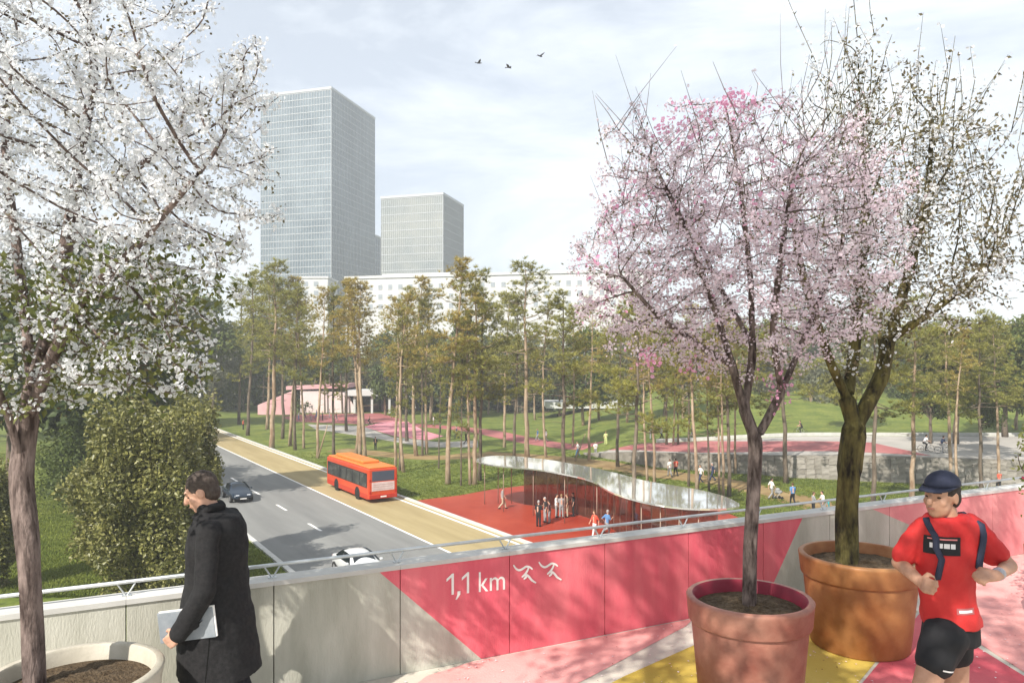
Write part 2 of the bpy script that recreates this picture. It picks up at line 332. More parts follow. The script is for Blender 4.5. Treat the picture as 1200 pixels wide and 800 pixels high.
# local frame: x along, y into the wall (away from camera), z up
def clip_mats(me, lines):
    bm = bmesh.new(); bm.from_mesh(me)
    for (s0,h0),(s1,h1) in lines:
        d = Vector((s1-s0, 0, h1-h0)); nn = Vector((d.z, 0, -d.x)).normalized()
        bmesh.ops.bisect_plane(bm, geom=bm.verts[:]+bm.edges[:]+bm.faces[:], plane_co=(s0, 0, h0), plane_no=nn, dist=1e-5)
    bm.normal_update(); return bm
L1 = (wall_sh(447,672), wall_sh(560,768)); L2 = (wall_sh(939,610), wall_sh(906,684)); L3 = (wall_sh(1022,596), wall_sh(1150,650))
def side(l, s_, h):                                                        # >0 right of the line
    (s0,h0),(s1,h1) = l; t = (h-h0)/(h1-h0); return s_-(s0+(s1-s0)*t)
for k in range(-8, 13):
    a, b = k*PW+0.004, (k+1)*PW-0.004
    m_ = MB(); m_.box(a, b, 0, 0.15, 0.002, WH); me = m_.mesh('panel')
    bm = clip_mats(me, [L1, L2, L3])
    for f in bm.faces:
        c = f.calc_center_median(); f.material_index = 0
        if side(L1, c.x, c.z) > 0 and side(L2, c.x, c.z) < 0: f.material_index = 1
        elif side(L2, c.x, c.z) > 0 and side(L3, c.x, c.z) > 0: f.material_index = 2
    bm.to_mesh(me); bm.free()
    o = link('panel', me, [concrete, pink_w, pink_l], par)
    MB().box(a-0.003, b+0.003, -0.012, 0.175, WH+0.001, WH+0.036).build('coping', kerbm, par)
    if True:
        s_ = k*PW; y = 0.085
        MB().tube([(s_, y, WH+0.03), (s_-0.055, y, WH+0.12)], 0.006, 6).tube([(s_, y, WH+0.03), (s_+0.055, y, WH+0.12)], 0.006, 6).box(s_-0.03, s_+0.03, y-0.02, y+0.02, WH+0.036, WH+0.042).build('rail_bracket', steel, par)
MB().tube([(-8*PW, 0.085, WH+0.132), (0, 0.085, WH+0.132), (13*PW, 0.085, WH+0.132)], 0.014, 10).build('handrail', steel, par, True)
# lettering
def text_mesh(body, size):
    cu = bpy.data.curves.new('t', 'FONT'); cu.body = body; cu.size = size; cu.extrude = 0.0015
    o = bpy.data.objects.new('t', cu); COL.objects.link(o); dg = bpy.context.evaluated_depsgraph_get()
    me = bpy.data.meshes.new_from_object(o.evaluated_get(dg)); bpy.data.objects.remove(o); return me
sa, ha = wall_sh(523, 697); sb, hb = wall_sh(592, 690)
def wall_poly(name, polys):
    m_ = MB()
    for poly in polys: m_.add([(x, -0.003, h) for x, h in poly], [tuple(range(len(poly)))])
    return m_.build(name, white_f, par)
def base_h(x): return ha+(hb-ha)*(x-sa)/(sb-sa)
CH = 0.175; LW = (sb-sa)/6.1
def digit_one(x):
    b_ = base_h(x); w_ = 0.021; return wall_poly('numeral', [[(x, b_), (x+w_, b_), (x+w_, b_+CH), (x+w_*0.25, b_+CH), (x-0.045, b_+CH-0.038), (x-0.045, b_+CH-0.062), (x, b_+CH-0.030)]])
digit_one(sa+0.045); digit_one(sa+0.045+LW*1.55)
xc = sa+0.045+LW*0.60; bc = base_h(xc); wall_poly('comma', [[(xc, bc), (xc-0.018, bc-0.042), (xc-0.004, bc-0.042), (xc+0.026, bc-0.004), (xc+0.026, bc+0.024), (xc, bc+0.024)]])
for chx, x0_, wd_ in (('k', sa+LW*3.30, LW*1.00), ('m', sa+LW*4.45, LW*1.62)):
    me = text_mesh(chx, 0.245); xs = [v.co.x for v in me.vertices]; x0, x1 = min(xs), max(xs)
    for v in me.vertices:
        x, y, z = v.co; q_ = x0_+(x-x0)/(x1-x0)*wd_; v.co = (q_, -0.0025-z*0.5, base_h(q_)+y)
    link('letter', me, white_f, par)
def stroke(pts, w):
    m_ = MB(); vs = []; fs = []; pts = smooth_poly(pts, 2, False)
    for i, p in enumerate(pts):
        d = (pts[min(i+1, len(pts)-1)]-pts[max(i-1, 0)]).normalized(); n_ = Vector((-d.y, d.x, 0)); ww = w*(0.55+0.45*math.sin(math.pi*min(1, max(0, i/(len(pts)-1)))))
        vs += [p+n_*ww/2, p-n_*ww/2]
        if i: fs.append((2*i-2, 2*i-1, 2*i+1, 2*i))
    return vs, fs
for gx in (0, 81):
    m_ = MB()
    for poly in ([(604,113),(612,126),(624,131),(637,123),(645,117),(657,120),(665,127)], [(652,121),(648,133),(638,146),(630,152)], [(632,149),(645,143),(655,152),(662,162),(676,170)], [(641,142),(646,150),(636,158)]):
        q = []
        for x, y in poly:
            s_, h = wall_sh(380+(x+gx)/2.727, 620+(y-gx*0.12)/2.727); q.append((s_, h))
        vs, fs = stroke(q, 0.020); m_.add([(v.x, -0.004-0.0004*len(m_.f)/8, v.y) for v in vs], [tuple(reversed(f)) for f in fs])
    o = m_.build('runner_pictogram', white_f, par)
# deck slab: follows the parapet line
d0 = W0-WE*30; d1 = W0+WE*40
slab = [tuple((d0-WN*0.15)[:2]), tuple((d1-WN*0.15)[:2]), tuple((d1+WN*14)[:2]), tuple((d0+WN*14)[:2])]
m_ = MB(); m_.prism(list(reversed(slab)) if False else slab, -0.7, 0.0)
o = m_.build('bridge_deck', deck_c); tag(o, 'painted concrete deck of the footbridge', None, None, 'structure')
bm = bmesh.new(); bm.from_mesh(o.data); bmesh.ops.recalc_face_normals(bm, faces=bm.faces[:]); bm.to_mesh(o.data); bm.free()
def dk(*uv): return [P(u, v, 0)[:2] for u, v in uv]
def wb(u, d=0.02):                                                           # a point on the deck at the foot of the parapet
    p = wp(wall_sh(u, 700)[0], 0, d); return (p.x, p.y)
sheet('pink_floor_paint', [wb(552), wb(812)]+dk((803,734),(692,793),(600,838),(440,838),(500,792)), 0.004, pink_f)
sheet('yellow_floor_paint', dk((732,792),(813,756),(905,722),(985,735),(1075,716),(1006,800),(960,850),(620,850)), 0.004, yel_f)
sheet('shaded_pink_floor_paint', dk((1079,717),(1010,801),(965,850),(1150,990),(1330,900),(1205,795)), 0.004, pink_shade_f)  # same pink paint as the next patch, shade painted into the colour
sheet('sunlit_pink_floor_paint', [wb(1092), wb(1480)]+dk((1480,760),(1337,898),(1209,793),(1085,714)), 0.004, pink_f)  # sunlit part of that paint, its light kept in the paler tone
# bridge piers below the deck
for k, s_ in enumerate((-22, -9.5, 24)):
    p = wp(s_, 0, 5.0); m_ = MB(); m_.lathe([(0.6, GZ-0.2), (0.6, -0.69)], 24, c=(p.x, p.y)); o = m_.build('bridge_pier', concrete); o['kind'] = 'structure'

def deck_litter():
    r = np.random.default_rng(17); n = 2600; X = r.normal(1.2, 3.0, n); Y = r.uniform(3.6, 9.5, n); d = (Y-(6.254+0.484*X))
    ok = (d < -0.06) & (X > -5) & (X < 8); X, Y = X[ok], Y[ok]; pos = np.stack([X, Y, np.full(len(X), 0.0125)], 1); k = len(pos)
    an = r.random(k)*6.28; rot = np.zeros((k, 3, 3)); rot[:, 0, 0] = np.cos(an); rot[:, 0, 1] = -np.sin(an); rot[:, 1, 0] = np.sin(an); rot[:, 1, 1] = np.cos(an); rot[:, 2, 2] = 1
    tv = np.array([(0,-.5,0.05), (.32,-.05,.12), (0,.5,.02), (-.32,-.05,.18)]); tf = np.array([(0,1,2,3)])
    for nm, m, sel, sz in (('fallen_petals', mat('petals_fallen', (0.80,0.72,0.72), (0.66,0.42,0.46), 4, 0.7, island=0.8), slice(0, int(k*0.7)), 0.022), ('fallen_bud_scales', mat('bud_scales', (0.10,0.03,0.025), (0.20,0.08,0.05), 4, 0.8, island=0.8), slice(int(k*0.7), k), 0.016)):
        V, Fc = scatter(tv, tf, pos[sel], rot[sel], sz*(0.5+0.8*r.random(len(pos[sel])))); o = link(nm, npmesh(nm, V, Fc), m); tag(o, nm.replace('_', ' ')+' scattered over the painted deck', 'petals', None, 'stuff')
deck_litter()

# ------------------------------------------------------------------ planters
def planter(name, pos, R, H, m, m_in, label, taper=0.80, band=True):
    t = empty(name, (pos[0], pos[1], 0.004)); tag(t, label, 'planter')
    rb = R*taper; prof = []
    if band:
        zb = H*0.76; r_ = rb+(R*0.955-rb)*0.76
        body = [(0.001, 0.0), (rb*0.97, 0.0), (rb, 0.015), (r_, zb), (r_, zb+0.02)]
        rim = [(r_-0.01, zb), (r_+0.016, zb+0.004), (r_+0.022, zb+0.016), (R*0.992, H-0.03), (R, H-0.012), (R-0.012, H), (R-0.045, H), (R-0.06, H-0.015), (R-0.085, H*0.72)]
    else:
        body = [(0.001, 0.0), (rb*0.97, 0.0), (rb, 0.015), (R*0.97, H*0.9)]
        rim = [(R*0.97, H*0.9), (R, H-0.012), (R-0.01, H), (R-0.045, H), (R-0.055, H-0.012), (R-0.075, H*0.72)]
    MB().lathe(body, 64).build('pot_body', m, t, True)
    rimo = MB().lathe(rim[:7 if band else 4], 64).build('rim', m, t, True)
    MB().lathe([rim[6 if band else 3]]+rim[7 if band else 4:], 64).build('inner_wall', m_in, t, True)
    zs = H*0.88; n = 24; V = []; Fc = []; rs = R-0.062
    m_ = MB(); rings = 9; vs = [(0, 0, zs+0.03)]
    for i in range(1, rings+1):
        for k in range(n*2):
            a = math.pi*k/n; rr = rs*i/rings; vs.append((rr*math.cos(a), rr*math.sin(a), zs+0.03*(1-(i/rings)**2)+(rng.normal()*0.006 if i < rings else 0)))
    N = 2*n; fs = [(0, 1+k, 1+(k+1) % N) for k in range(N)]
    for i in range(rings-1):
        for k in range(N): a = 1+i*N; fs.append((a+k, a+N+k, a+N+(k+1) % N, a+(k+1) % N))
    m_.add(vs, fs).build('soil', soil, t, True)
    return t, zs+0.03
terra_p = mat('terracotta_pink', (0.235,0.075,0.052), (0.38,0.18,0.125), 2.6, 0.5, 0.12, 30, detail=8, spec=0.4)
terra_o = mat('terracotta_orange', (0.235,0.085,0.026), (0.37,0.175,0.065), 2.6, 0.5, 0.12, 30, detail=8, spec=0.4)
inner_r = mat('glaze_crimson', (0.22,0.012,0.03), rough=0.5)
inner_o = mat('clay_inner', (0.30,0.12,0.05), (0.38,0.18,0.08), 5, 0.8)
pot_w = mat('stone_white_pot', (0.40,0.365,0.29), (0.52,0.48,0.40), 4, 0.8, 0.15, 40)
RH = 0.78
pc1 = P(878, 698, RH); pc2 = P(1007, 649, RH+0.02); pc3 = P(86, 788, RH-0.02)
planter('planter_pot', pc1, 72/F*pc1.y*1.0, RH, terra_p, inner_r, 'dusty pink terracotta planter with crimson inside holding the pink blossom tree')
planter('planter_pot', pc2, 67/F*pc2.y*1.0, RH+0.02, terra_o, inner_o, 'orange terracotta planter standing near the parapet beside the runner')
planter('planter_pot', pc3, 97/F*pc3.y*1.0, RH-0.02, pot_w, pot_w, 'white stone planter at the lower left corner', taper=0.86, band=False)

# ------------------------------------------------------------------ blossom trees (space colonisation)
def grow(trunks, attr, step, infl, kill, iters, seed=0, up=0.05):
    """trunks: list of polylines (each starts on an earlier node index or None); returns nodes, parents"""
    r = np.random.default_rng(seed)
    nodes = []; par_ = []
    for pl, attach in trunks:
        last = attach
        if attach is None: nodes.append(np.array(pl[0], float)); par_.append(-1); last = len(nodes)-1; pts = pl[1:]
        elif isinstance(attach, str): last = int(np.argmin([np.linalg.norm(q-np.array(pl[0])) for q in nodes])); pts = pl[1:]
        else: pts = pl
        for p in pts:
            p = np.array(p, float); a = nodes[last]; d = np.linalg.norm(p-a); k = max(1, int(round(d/step)))
            for i in range(1, k+1):
                nodes.append(a+(p-a)*i/k); par_.append(last); last = len(nodes)-1
    attr = np.asarray(attr, float); N = np.array(nodes)
    dist = np.full(len(attr), 1e9); near = np.zeros(len(attr), int)
    def upd(i0):
        nonlocal dist, near
        M = N[i0:]; 
        if len(M) == 0: return
        D = np.linalg.norm(attr[:, None]-M[None], axis=2); j = D.argmin(1); dm = D[np.arange(len(attr)), j]; b = dm < dist
        dist = np.where(b, dm, dist); near = np.where(b, j+i0, near)
    upd(0); alive = np.ones(len(attr), bool)
    for it in range(iters):
        act = alive & (dist < infl) & (dist > kill)
        if not act.any(): break
        new = []; newp = []
        for nd in np.unique(near[act]):
            q = attr[act & (near == nd)]-N[nd]; q /= np.linalg.norm(q, axis=1)[:, None]; d = q.mean(0); d[2] += up; d += r.normal(size=3)*0.16
            L = np.linalg.norm(d)
            if L < 1e-4: continue
            p = N[nd]+d/L*step
            new.append(p); newp.append(nd)
        if not new: break
        i0 = len(N); N = np.vstack([N, np.array(new)]); par_ += [int(x) for x in newp]
        upd(i0); alive &= dist > kill
    return N, np.array(par_)
def tree_mesh(N, par_, r_base, r_tip, sides=6, smooth_it=2):
    n = len(N); ch = [[] for _ in range(n)]
    for i, p in enumerate(par_):
        if p >= 0: ch[p].append(i)
    for _ in range(smooth_it):
        M = N.copy()
        for i in range(n):
            if par_[i] >= 0 and ch[i]: M[i] = 0.5*N[i]+0.25*N[par_[i]]+0.25*N[ch[i][0]]
        N = M
    tips = np.zeros(n); order = range(n-1, -1, -1)
    for i in order:
        if not ch[i]: tips[i] = 1
        if par_[i] >= 0: tips[par_[i]] += tips[i]
    e = math.log(max(r_base/r_tip, 1.5))/math.log(max(2, tips.max())); R = r_tip*tips**e
    for i in range(n):                                    # taper along chains
        if par_[i] >= 0: R[i] = min(R[i], R[par_[i]])
    mb = MB(); done = np.zeros(n, bool)
    def main_child(i): return max(ch[i], key=lambda c: tips[c])
    starts = [i for i in range(n) if par_[i] < 0]
    stack = [(s_, -1) for s_ in starts]
    while stack:
        s_, pa = stack.pop(); chain = [] if pa < 0 else [pa]; rad = [] if pa < 0 else [min(R[pa], R[s_]*1.25)]
        i = s_
        while True:
            chain.append(i); rad.append(R[i])
            if not ch[i]: break
            m_ = main_child(i)
            for c in ch[i]:
                if c != m_: stack.append((c, i))
            i = m_
        if len(chain) > 1:
            rad[-1] *= 0.5
            mb.tube([N[k] for k in chain], rad, sides if max(rad) > 0.012 else 4, cap=False)
    return mb, N, R, tips, ch
def ell_points(n, c, rad, r, power=1/2.4):
    d = r.normal(size=(n, 3)); d /= np.linalg.norm(d, axis=1)[:, None]; return np.array(c)+d*np.array(rad)*(r.random((n, 1))**power)
def flowers_on(N, par_, R, tips, r, n, rmax, jitter, size, sel=None, cluster=3):
    cand = np.where((R < rmax) & (par_ >= 0))[0]
    if sel is not None: cand = cand[sel(N[cand])]
    k = r.choice(cand, max(1, n//cluster)); t = r.random((len(k), 1)); base = N[k]*t+N[par_[k]]*(1-t)
    pos = np.repeat(base, cluster, 0)+r.normal(size=(len(k)*cluster, 3))*jitter
    return pos, size*(0.7+0.6*r.random(len(pos)))
def shoots(N, par_, R, r, n, length, zmin, mb, rad=0.0028, spread=0.35):
    """long straight twigs sticking up out of the crown"""
    cand = np.where((R < 0.010) & (N[:, 2] > zmin))[0]; pts = []
    for k in r.choice(cand, n):
        d = np.array([r.normal()*spread, r.normal()*spread, 1.0]); L = length*(0.5+0.8*r.random()); d /= np.linalg.norm(d); p0 = N[k]; b = r.normal(size=3)*0.05
        q = [p0, p0+d*L*0.5+b*L, p0+d*L]; mb.tube(q, [rad*1.3, rad, rad*0.4], 4, cap=False)
        for t in np.linspace(0.1, 0.98, 7): pts.append(p0+d*L*t+b*L*(1-abs(2*t-1)))
    return np.array(pts)
def add_stuff(name, tv, tf, pos, size, m, root, r, rot=None):
    V, Fc = scatter(tv, tf, pos, rand_rot(len(pos), r) if rot is None else rot, size)
    o = link(name, npmesh(name, V, Fc), m, root); o['kind'] = 'stuff'; return o

def white_tree():
    r = np.random.default_rng(11); Y = pc3.y; b = PY(41, 802, Y); b.z = 0.66
    q = lambda u, v, dy=0: np.array(PY(u, v, Y+dy))
    root = empty('blossom_tree', (0,0,0)); tag(root, 'white flowering blossom tree in the white planter at the left', 'tree')
    trunk = [b, q(38,730), q(33,640,-.02), q(24,560,.02), q(30,505,.05), q(38,455,.06)]
    limbs = [(trunk, None), ([q(24,545), q(8,480,-.1), q(-20,420,-.25), q(-50,330,-.3)], 'n'), ([q(33,490), q(60,420,-.1), q(95,350,-.2), q(160,290,-.3), q(235,200,-.35)], 'n'),
             ([q(38,455,.06), q(60,380,.15), q(85,250,.25), q(92,190,.3), q(112,85,.3), q(102,0,.3)], 'n'), ([q(90,225,.27), q(150,205,.4), q(205,165,.5)], 'n'), ([q(38,455,.06), q(25,330,.35), q(5,180,.5), q(15,60,.6)], 'n')]
    A = np.vstack([ell_points(1500, q(60,170,0.05), (1.36,1.15,1.45), r), ell_points(380, q(125,385,0.0), (0.62,0.8,0.44), r), ell_points(240, q(205,220,0.0), (0.56,0.6,0.90), r), ell_points(230, q(185,425,0.0), (0.36,0.6,0.27), r), ell_points(140, q(50,440,0.1), (0.5,0.6,0.25), r)])
    N, pa = grow(limbs, A, 0.065, 0.62, 0.105, 90, 3)
    mb, N, R, tips, ch = tree_mesh(N, pa, 0.062, 0.0030)
    mb.build('trunk', bark_d, root, True)
    global WT_DATA; WT_DATA = (N, pa, R, tips)
    pos, sz = flowers_on(N, pa, R, tips, r, 38000, 0.0085, 0.026, 0.0235, cluster=6)
    lowz = q(0, 330)[2]
    keep = (pos[:, 2] > lowz) | (r.random(len(pos)) < 0.55)
    add_stuff('blossoms', PET_V, PET_F, pos[keep], sz[keep], petal_w, root, r)
    pos, sz = flowers_on(N, pa, R, tips, r, 5200, 0.010, 0.045, 0.028, cluster=3); add_stuff('young_leaves', LEAF_V, LEAF_F, pos, sz*0.9, leaf_br, root, r)
    pos, sz = flowers_on(N, pa, R, tips, r, 2600, 0.012, 0.05, 0.05, sel=lambda p: p[:, 2] < q(0, 300)[2], cluster=3); add_stuff('leaves', LEAF_V, LEAF_F, pos, sz, leaf_y, root, r)
    return root
WT = white_tree()

def pink_tree():
    r = np.random.default_rng(21); Y = pc1.y; b = PY(878, 702, Y); b.z = 0.68
    q = lambda u, v, dy=0: np.array(PY(u, v, Y+dy))
    root = empty('blossom_tree', (0,0,0)); tag(root, 'pale pink flowering blossom tree with magenta sprays in the pink planter', 'tree')
    trunk = [b, q(879,640), q(884,560), q(886,515)]
    limbs = [(trunk, None), ([q(886,515), q(872,480), q(856,420,-.05), q(834,350,-.12), q(800,260,-.2), q(765,190,-.22)], 'n'),
             ([q(886,515), q(908,475,.04), q(926,435,.1), q(955,365,.2), q(990,280,.3)], 'n'), ([q(874,480), q(882,420,.1), q(880,330,.15), q(868,220,.15), q(850,120,.1)], 'n'),
             ([q(862,425,-.05), q(820,405,-.2), q(770,370,-.4), q(725,320,-.5)], 'n'), ([q(915,460,.04), q(905,390,-.2), q(915,300,-.4), q(930,200,-.45)], 'n'), ([q(880,400,.1), q(840,330,.4), q(800,240,.6)], 'n')]
    A = np.vstack([ell_points(2300, q(868,285), (1.22,1.05,1.08), r), ell_points(330, q(745,330), (0.54,0.6,0.66), r), ell_points(220, q(765,200), (0.52,0.5,0.50), r), ell_points(320, q(990,270), (0.55,0.5,0.90), r)])
    A = A[A[:, 2] > q(0, 468)[2]]
    N, pa = grow(limbs, A, 0.055, 0.55, 0.078, 90, 5, up=0.12)
    mb, N, R, tips, ch = tree_mesh(N, pa, 0.053, 0.0022)
    sp = shoots(N, pa, R, r, 130, 0.55, q(0, 300)[2], mb, 0.0027, 0.40)
    mb.build('trunk', bark_g, root, True)
    pos, sz = flowers_on(N, pa, R, tips, r, 36000, 0.0075, 0.027, 0.0190, cluster=5)
    sp2 = sp[r.random(len(sp)) < 0.35]; pos = np.vstack([pos, sp2+r.normal(size=sp2.shape)*0.01]); sz = np.concatenate([sz, np.full(len(sp2), 0.022)])
    add_stuff('blossoms', PET_V, PET_F, pos, sz, petal_p, root, r)
    mp_ = []
    for u, v, dy, s_, n in ((826,98,-.3,.035,26), (848,118,-.3,.05,40), (866,112,-.2,.05,46), (882,130,-.2,.05,30), (812,132,-.3,.05,36), (772,148,-.3,.04,22), (800,160,-.2,.06,30), (672,305,-.2,.022,16), (742,240,-.4,.10,36), (735,255,-.4,.12,36), (705,290,-.3,.08,24), (712,350,-.3,.08,22), (770,447,-.3,.08,46), (795,452,-.2,.07,34), (905,455,.1,.08,36), (935,470,.1,.05,30), (850,250,-.5,.25,50), (900,200,-.4,.25,45)):
        mp_.append(q(u, v, dy)+r.normal(size=(n, 3))*s_)
    mp_ = np.vstack(mp_); tree_d = np.linalg.norm(mp_[:, None]-N[None], axis=2); j = tree_d.argmin(1); far = tree_d[np.arange(len(mp_)), j] > 0.10
    mp_[far] = N[j[far]]+r.normal(size=(far.sum(), 3))*0.04
    add_stuff('magenta_blossoms', PET_V, PET_F, mp_, 0.027*(0.7+0.6*r.random(len(mp_))), petal_m, root, r)
    pos, sz = flowers_on(N, pa, R, tips, r, 4200, 0.010, 0.03, 0.026, cluster=3); add_stuff('young_leaves', LEAF_V, LEAF_F, pos, sz, leaf_br, root, r)
    return root
PT = pink_tree()

def tall_tree():
    r = np.random.default_rng(31); Y = pc2.y; b = PY(993, 655, Y); b.z = 0.70
    q = lambda u, v, dy=0: np.array(PY(u, v, Y+dy))
    root = empty('blossom_tree', (0,0,0)); tag(root, 'mossy trunked blossom tree with upright white shoots in the orange planter', 'tree')
    trunk = [b, q(992,600), q(996,540), q(1002,500)]
    limbs = [(trunk, None), ([q(1002,500), q(990,460), q(975,430,-.1), q(958,380,-.2), q(935,300,-.2), q(925,200,-.2)], 'n'), ([q(1002,500), q(1018,470,.03), q(1034,440,.08), q(1040,400,.12), q(1062,330,.2), q(1085,240,.2), q(1095,140,.2)], 'n'),
             ([q(990,470), q(1000,420,.2), q(1008,330,.3), q(1015,230,.35), q(1010,120,.4)], 'n'), ([q(1040,400,.12), q(1085,370,-.1), q(1140,330,-.2), q(1170,290,-.2)], 'n'), ([q(1034,440,.1), q(1030,380,.5), q(1050,300,.7)], 'n')]
    A = np.vstack([ell_points(1150, q(1030,250), (1.1,1.15,1.35), r), ell_points(420, q(1125,265), (0.62,0.7,1.1), r), ell_points(130, q(1010,130), (0.7,0.7,0.8), r)])
    A = A[A[:, 2] > q(0, 435)[2]]
    N, pa = grow(limbs, A, 0.07, 0.66, 0.12, 90, 8, up=0.28)
    mb, N, R, tips, ch = tree_mesh(N, pa, 0.105, 0.003)
    sp = shoots(N, pa, R, r, 120, 0.85, q(0, 330)[2], mb, 0.0034, 0.26)
    mb.build('trunk', bark_m, root, True)
    pos, sz = flowers_on(N, pa, R, tips, r, 6500, 0.010, 0.035, 0.027, cluster=3)
    sp2 = np.repeat(sp, 3, 0); sp2 = sp2+r.normal(size=sp2.shape)*0.022
    pos = np.vstack([pos, sp2]); sz = np.concatenate([sz, 0.027*(0.6+0.7*r.random(len(sp2)))])
    add_stuff('blossoms', PET_V, PET_F, pos, sz, petal_w, root, r)
    pos, sz = flowers_on(N, pa, R, tips, r, 6800, 0.014, 0.05, 0.040, cluster=3, sel=lambda p: (p[:, 0] > q(985, 0)[0]) | (p[:, 2] < q(0, 330)[2]))
    sp3 = sp[r.random(len(sp)) < 0.4]; pos = np.vstack([pos, sp3]); sz = np.concatenate([sz, np.full(len(sp3), 0.045)])
    add_stuff('young_leaves', LEAF_V, LEAF_F, pos, sz, leaf_br, root, r)
    return root
TT = tall_tree()

SH = WT.copy(); COL.objects.link(SH)
for ch in WT.children:
    if ch.name.split('.')[0] == 'trunk': copy_tree(ch, SH)
rs_ = np.random.default_rng(99); pos, sz = flowers_on(*WT_DATA, rs_, 8600, 0.012, 0.045, 0.062, cluster=7); add_stuff('leaves', LEAF_V, LEAF_F, pos, sz, leaf_y, SH, rs_)
k_ = 1.75; SH.scale = (k_,)*3; SH.location = (-1.65+2.66*k_, 0.45-4.04*k_, 0.02); tag(SH, 'taller young leaved tree on the deck behind the viewer, out of frame', 'tree')

# ------------------------------------------------------------------ towers and the long white block
glass_t = mat('tower_glass', (0.085,0.12,0.145), (0.20,0.245,0.275), 0.035, 0.20, spec=0.8, detail=3)
glass_t2 = mat('tower_glass_warm', (0.19,0.22,0.22), (0.30,0.31,0.28), 0.05, 0.28, spec=0.7, detail=3)
mull = mat('tower_mullion', (0.42,0.44,0.45), rough=0.5)
render_w = mat('render_white', (0.52,0.53,0.52), (0.58,0.58,0.56), 0.05, 0.85)
blind_y = mat('lit_blind', (0.52,0.50,0.38), rough=0.7)
TD1 = Vector((0.2785, 0.9604, 0)); TD0 = Vector((-0.9604, 0.2785, 0))     # along the right faces (away), along the left faces
def tower(name, u, Y, top_v, lw, ld, cols_w, cols_d, rows, gm, label, blinds=0):
    c = PY(u, VH, Y); c.z = GZ; H = PY(u, top_v, Y).z-GZ
    t = empty(name, c, math.atan2(TD1.y, TD1.x)); tag(t, label, 'tower')     # local x = away along right face, local y = along left face
    MB().box(0.0, ld, 0.0, lw, 0, H).build('glass_shell', gm, t)
    v = MB(); d = 0.22
    for i in range(cols_w+1): y = lw*i/cols_w; v.box(-d, 0.02, y-0.07, y+0.07, 0, H)
    for i in range(cols_d+1): x = ld*i/cols_d; v.box(x-0.07, x+0.07, -d, 0.02, 0, H)
    o = v.build('mullions', mull, t); o['kind'] = 'stuff'
    h = MB()
    for j in range(rows+1):
        z = H*j/rows; h.box(-0.12, ld+0.12, -0.12, lw+0.12, z-0.16, z+0.12)
    o = h.build('floor_bands', mull, t); o['kind'] = 'stuff'
    MB().box(-0.3, ld+0.3, -0.3, lw+0.3, H+0.25, H+1.3).build('roof_edge', mull, t)
    MB().box(ld*0.25, ld*0.7, lw*0.25, lw*0.7, H+1.3, H+1.6).build('roof_plant', mull, t)
    r = random.Random(3)
    for k in range(blinds):
        j = r.choice([4, 7, 10, rows-2, rows-3, rows-6, rows//2]); i = r.randrange(cols_w-3); n = r.choice([1, 2, 3])
        MB().box(-0.16, -0.05, lw*i/cols_w+0.1, lw*(i+n)/cols_w-0.1, H*j/rows+0.25, H*(j+1)/rows-0.4).build('window_blind', blind_y, t)
    return t
tower('glass_tower', 388, 330, 105, 37, 43, 26, 30, 44, glass_t, 'tall blue grey glass office tower left of the skyline')
tower('glass_tower', 519, 300, 229, 28, 24.5, 30, 24, 24, glass_t2, 'shorter square glass tower right of the tall one', blinds=0)
tower('annex_tower', 434, 372, 276, 14, 16, 6, 7, 20, glass_t, 'narrow dark glass annex between the two towers')
def white_block():
    a = PY(405, 327, 258); b = PY(760, 320, 236); L = (b-a).to_2d().length; H = a.z-GZ
    t = empty('apartment_block', (a.x, a.y, GZ), math.atan2(b.y-a.y, b.x-a.x)); tag(t, 'long white apartment block behind the pines below the towers', 'building')
    MB().box(0, L, 0, 16, 0, H).build('wall', render_w, t)
    MB().box(-0.4, L+0.4, -0.4, 16.4, H+0.002, H+0.9).build('parapet_band', render_w, t)
    m_ = MB(); m_.box(L*0.12, L*0.42, 3, 12, H+0.9, H+1.8); m_.build('roof_house', render_w, t)
    wm = MB().box(0, 1.5, -0.06, 0.02, 0, 1.55).mesh('window_pane'); wm.materials.append(mat('block_window', (0.30,0.33,0.35), rough=0.25))
    fm = MB().box(-0.12, 1.62, -0.12, -0.07, -0.14, -0.02).mesh('window_sill'); fm.materials.append(kerbm)
    n = int(L/3.7)
    for r_ in range(3):
        for i in range(n):
            o = bpy.data.objects.new('window', wm); COL.objects.link(o); o.parent = t; o.location = (1.3+i*3.7, -0.02, H-3.9-r_*3.4)
            s_ = bpy.data.objects.new('sill', fm); COL.objects.link(s_); s_.parent = o
white_block()
def low_block(u0, u1, vtop, Y, label, floors):
    a = PY(u0, vtop, Y); b = PY(u1, vtop, Y); t = empty('apartment_block', (a.x, a.y, GZ)); tag(t, label, 'building'); H = a.z-GZ; L = b.x-a.x
    MB().box(0, L, 0, 14, 0, H).build('wall', render_w, t); MB().box(-0.3, L+0.3, -0.3, 14.3, H+0.002, H+0.7).build('parapet_band', render_w, t)
    wm = MB().box(0, 1.6, -0.06, 0.02, 0, 1.5).mesh('window_pane'); wm.materials.append(mat('block_window', (0.30,0.33,0.35), rough=0.25))
    for j in range(floors):
        for i in range(int(L/3.6)):
            o = bpy.data.objects.new('window', wm); COL.objects.link(o); o.parent = t; o.location = (1.1+i*3.6, -0.02, H-2.7-j*3.2)
low_block(352, 384, 326, 255, 'small pale block at the foot of the tall tower', 3)

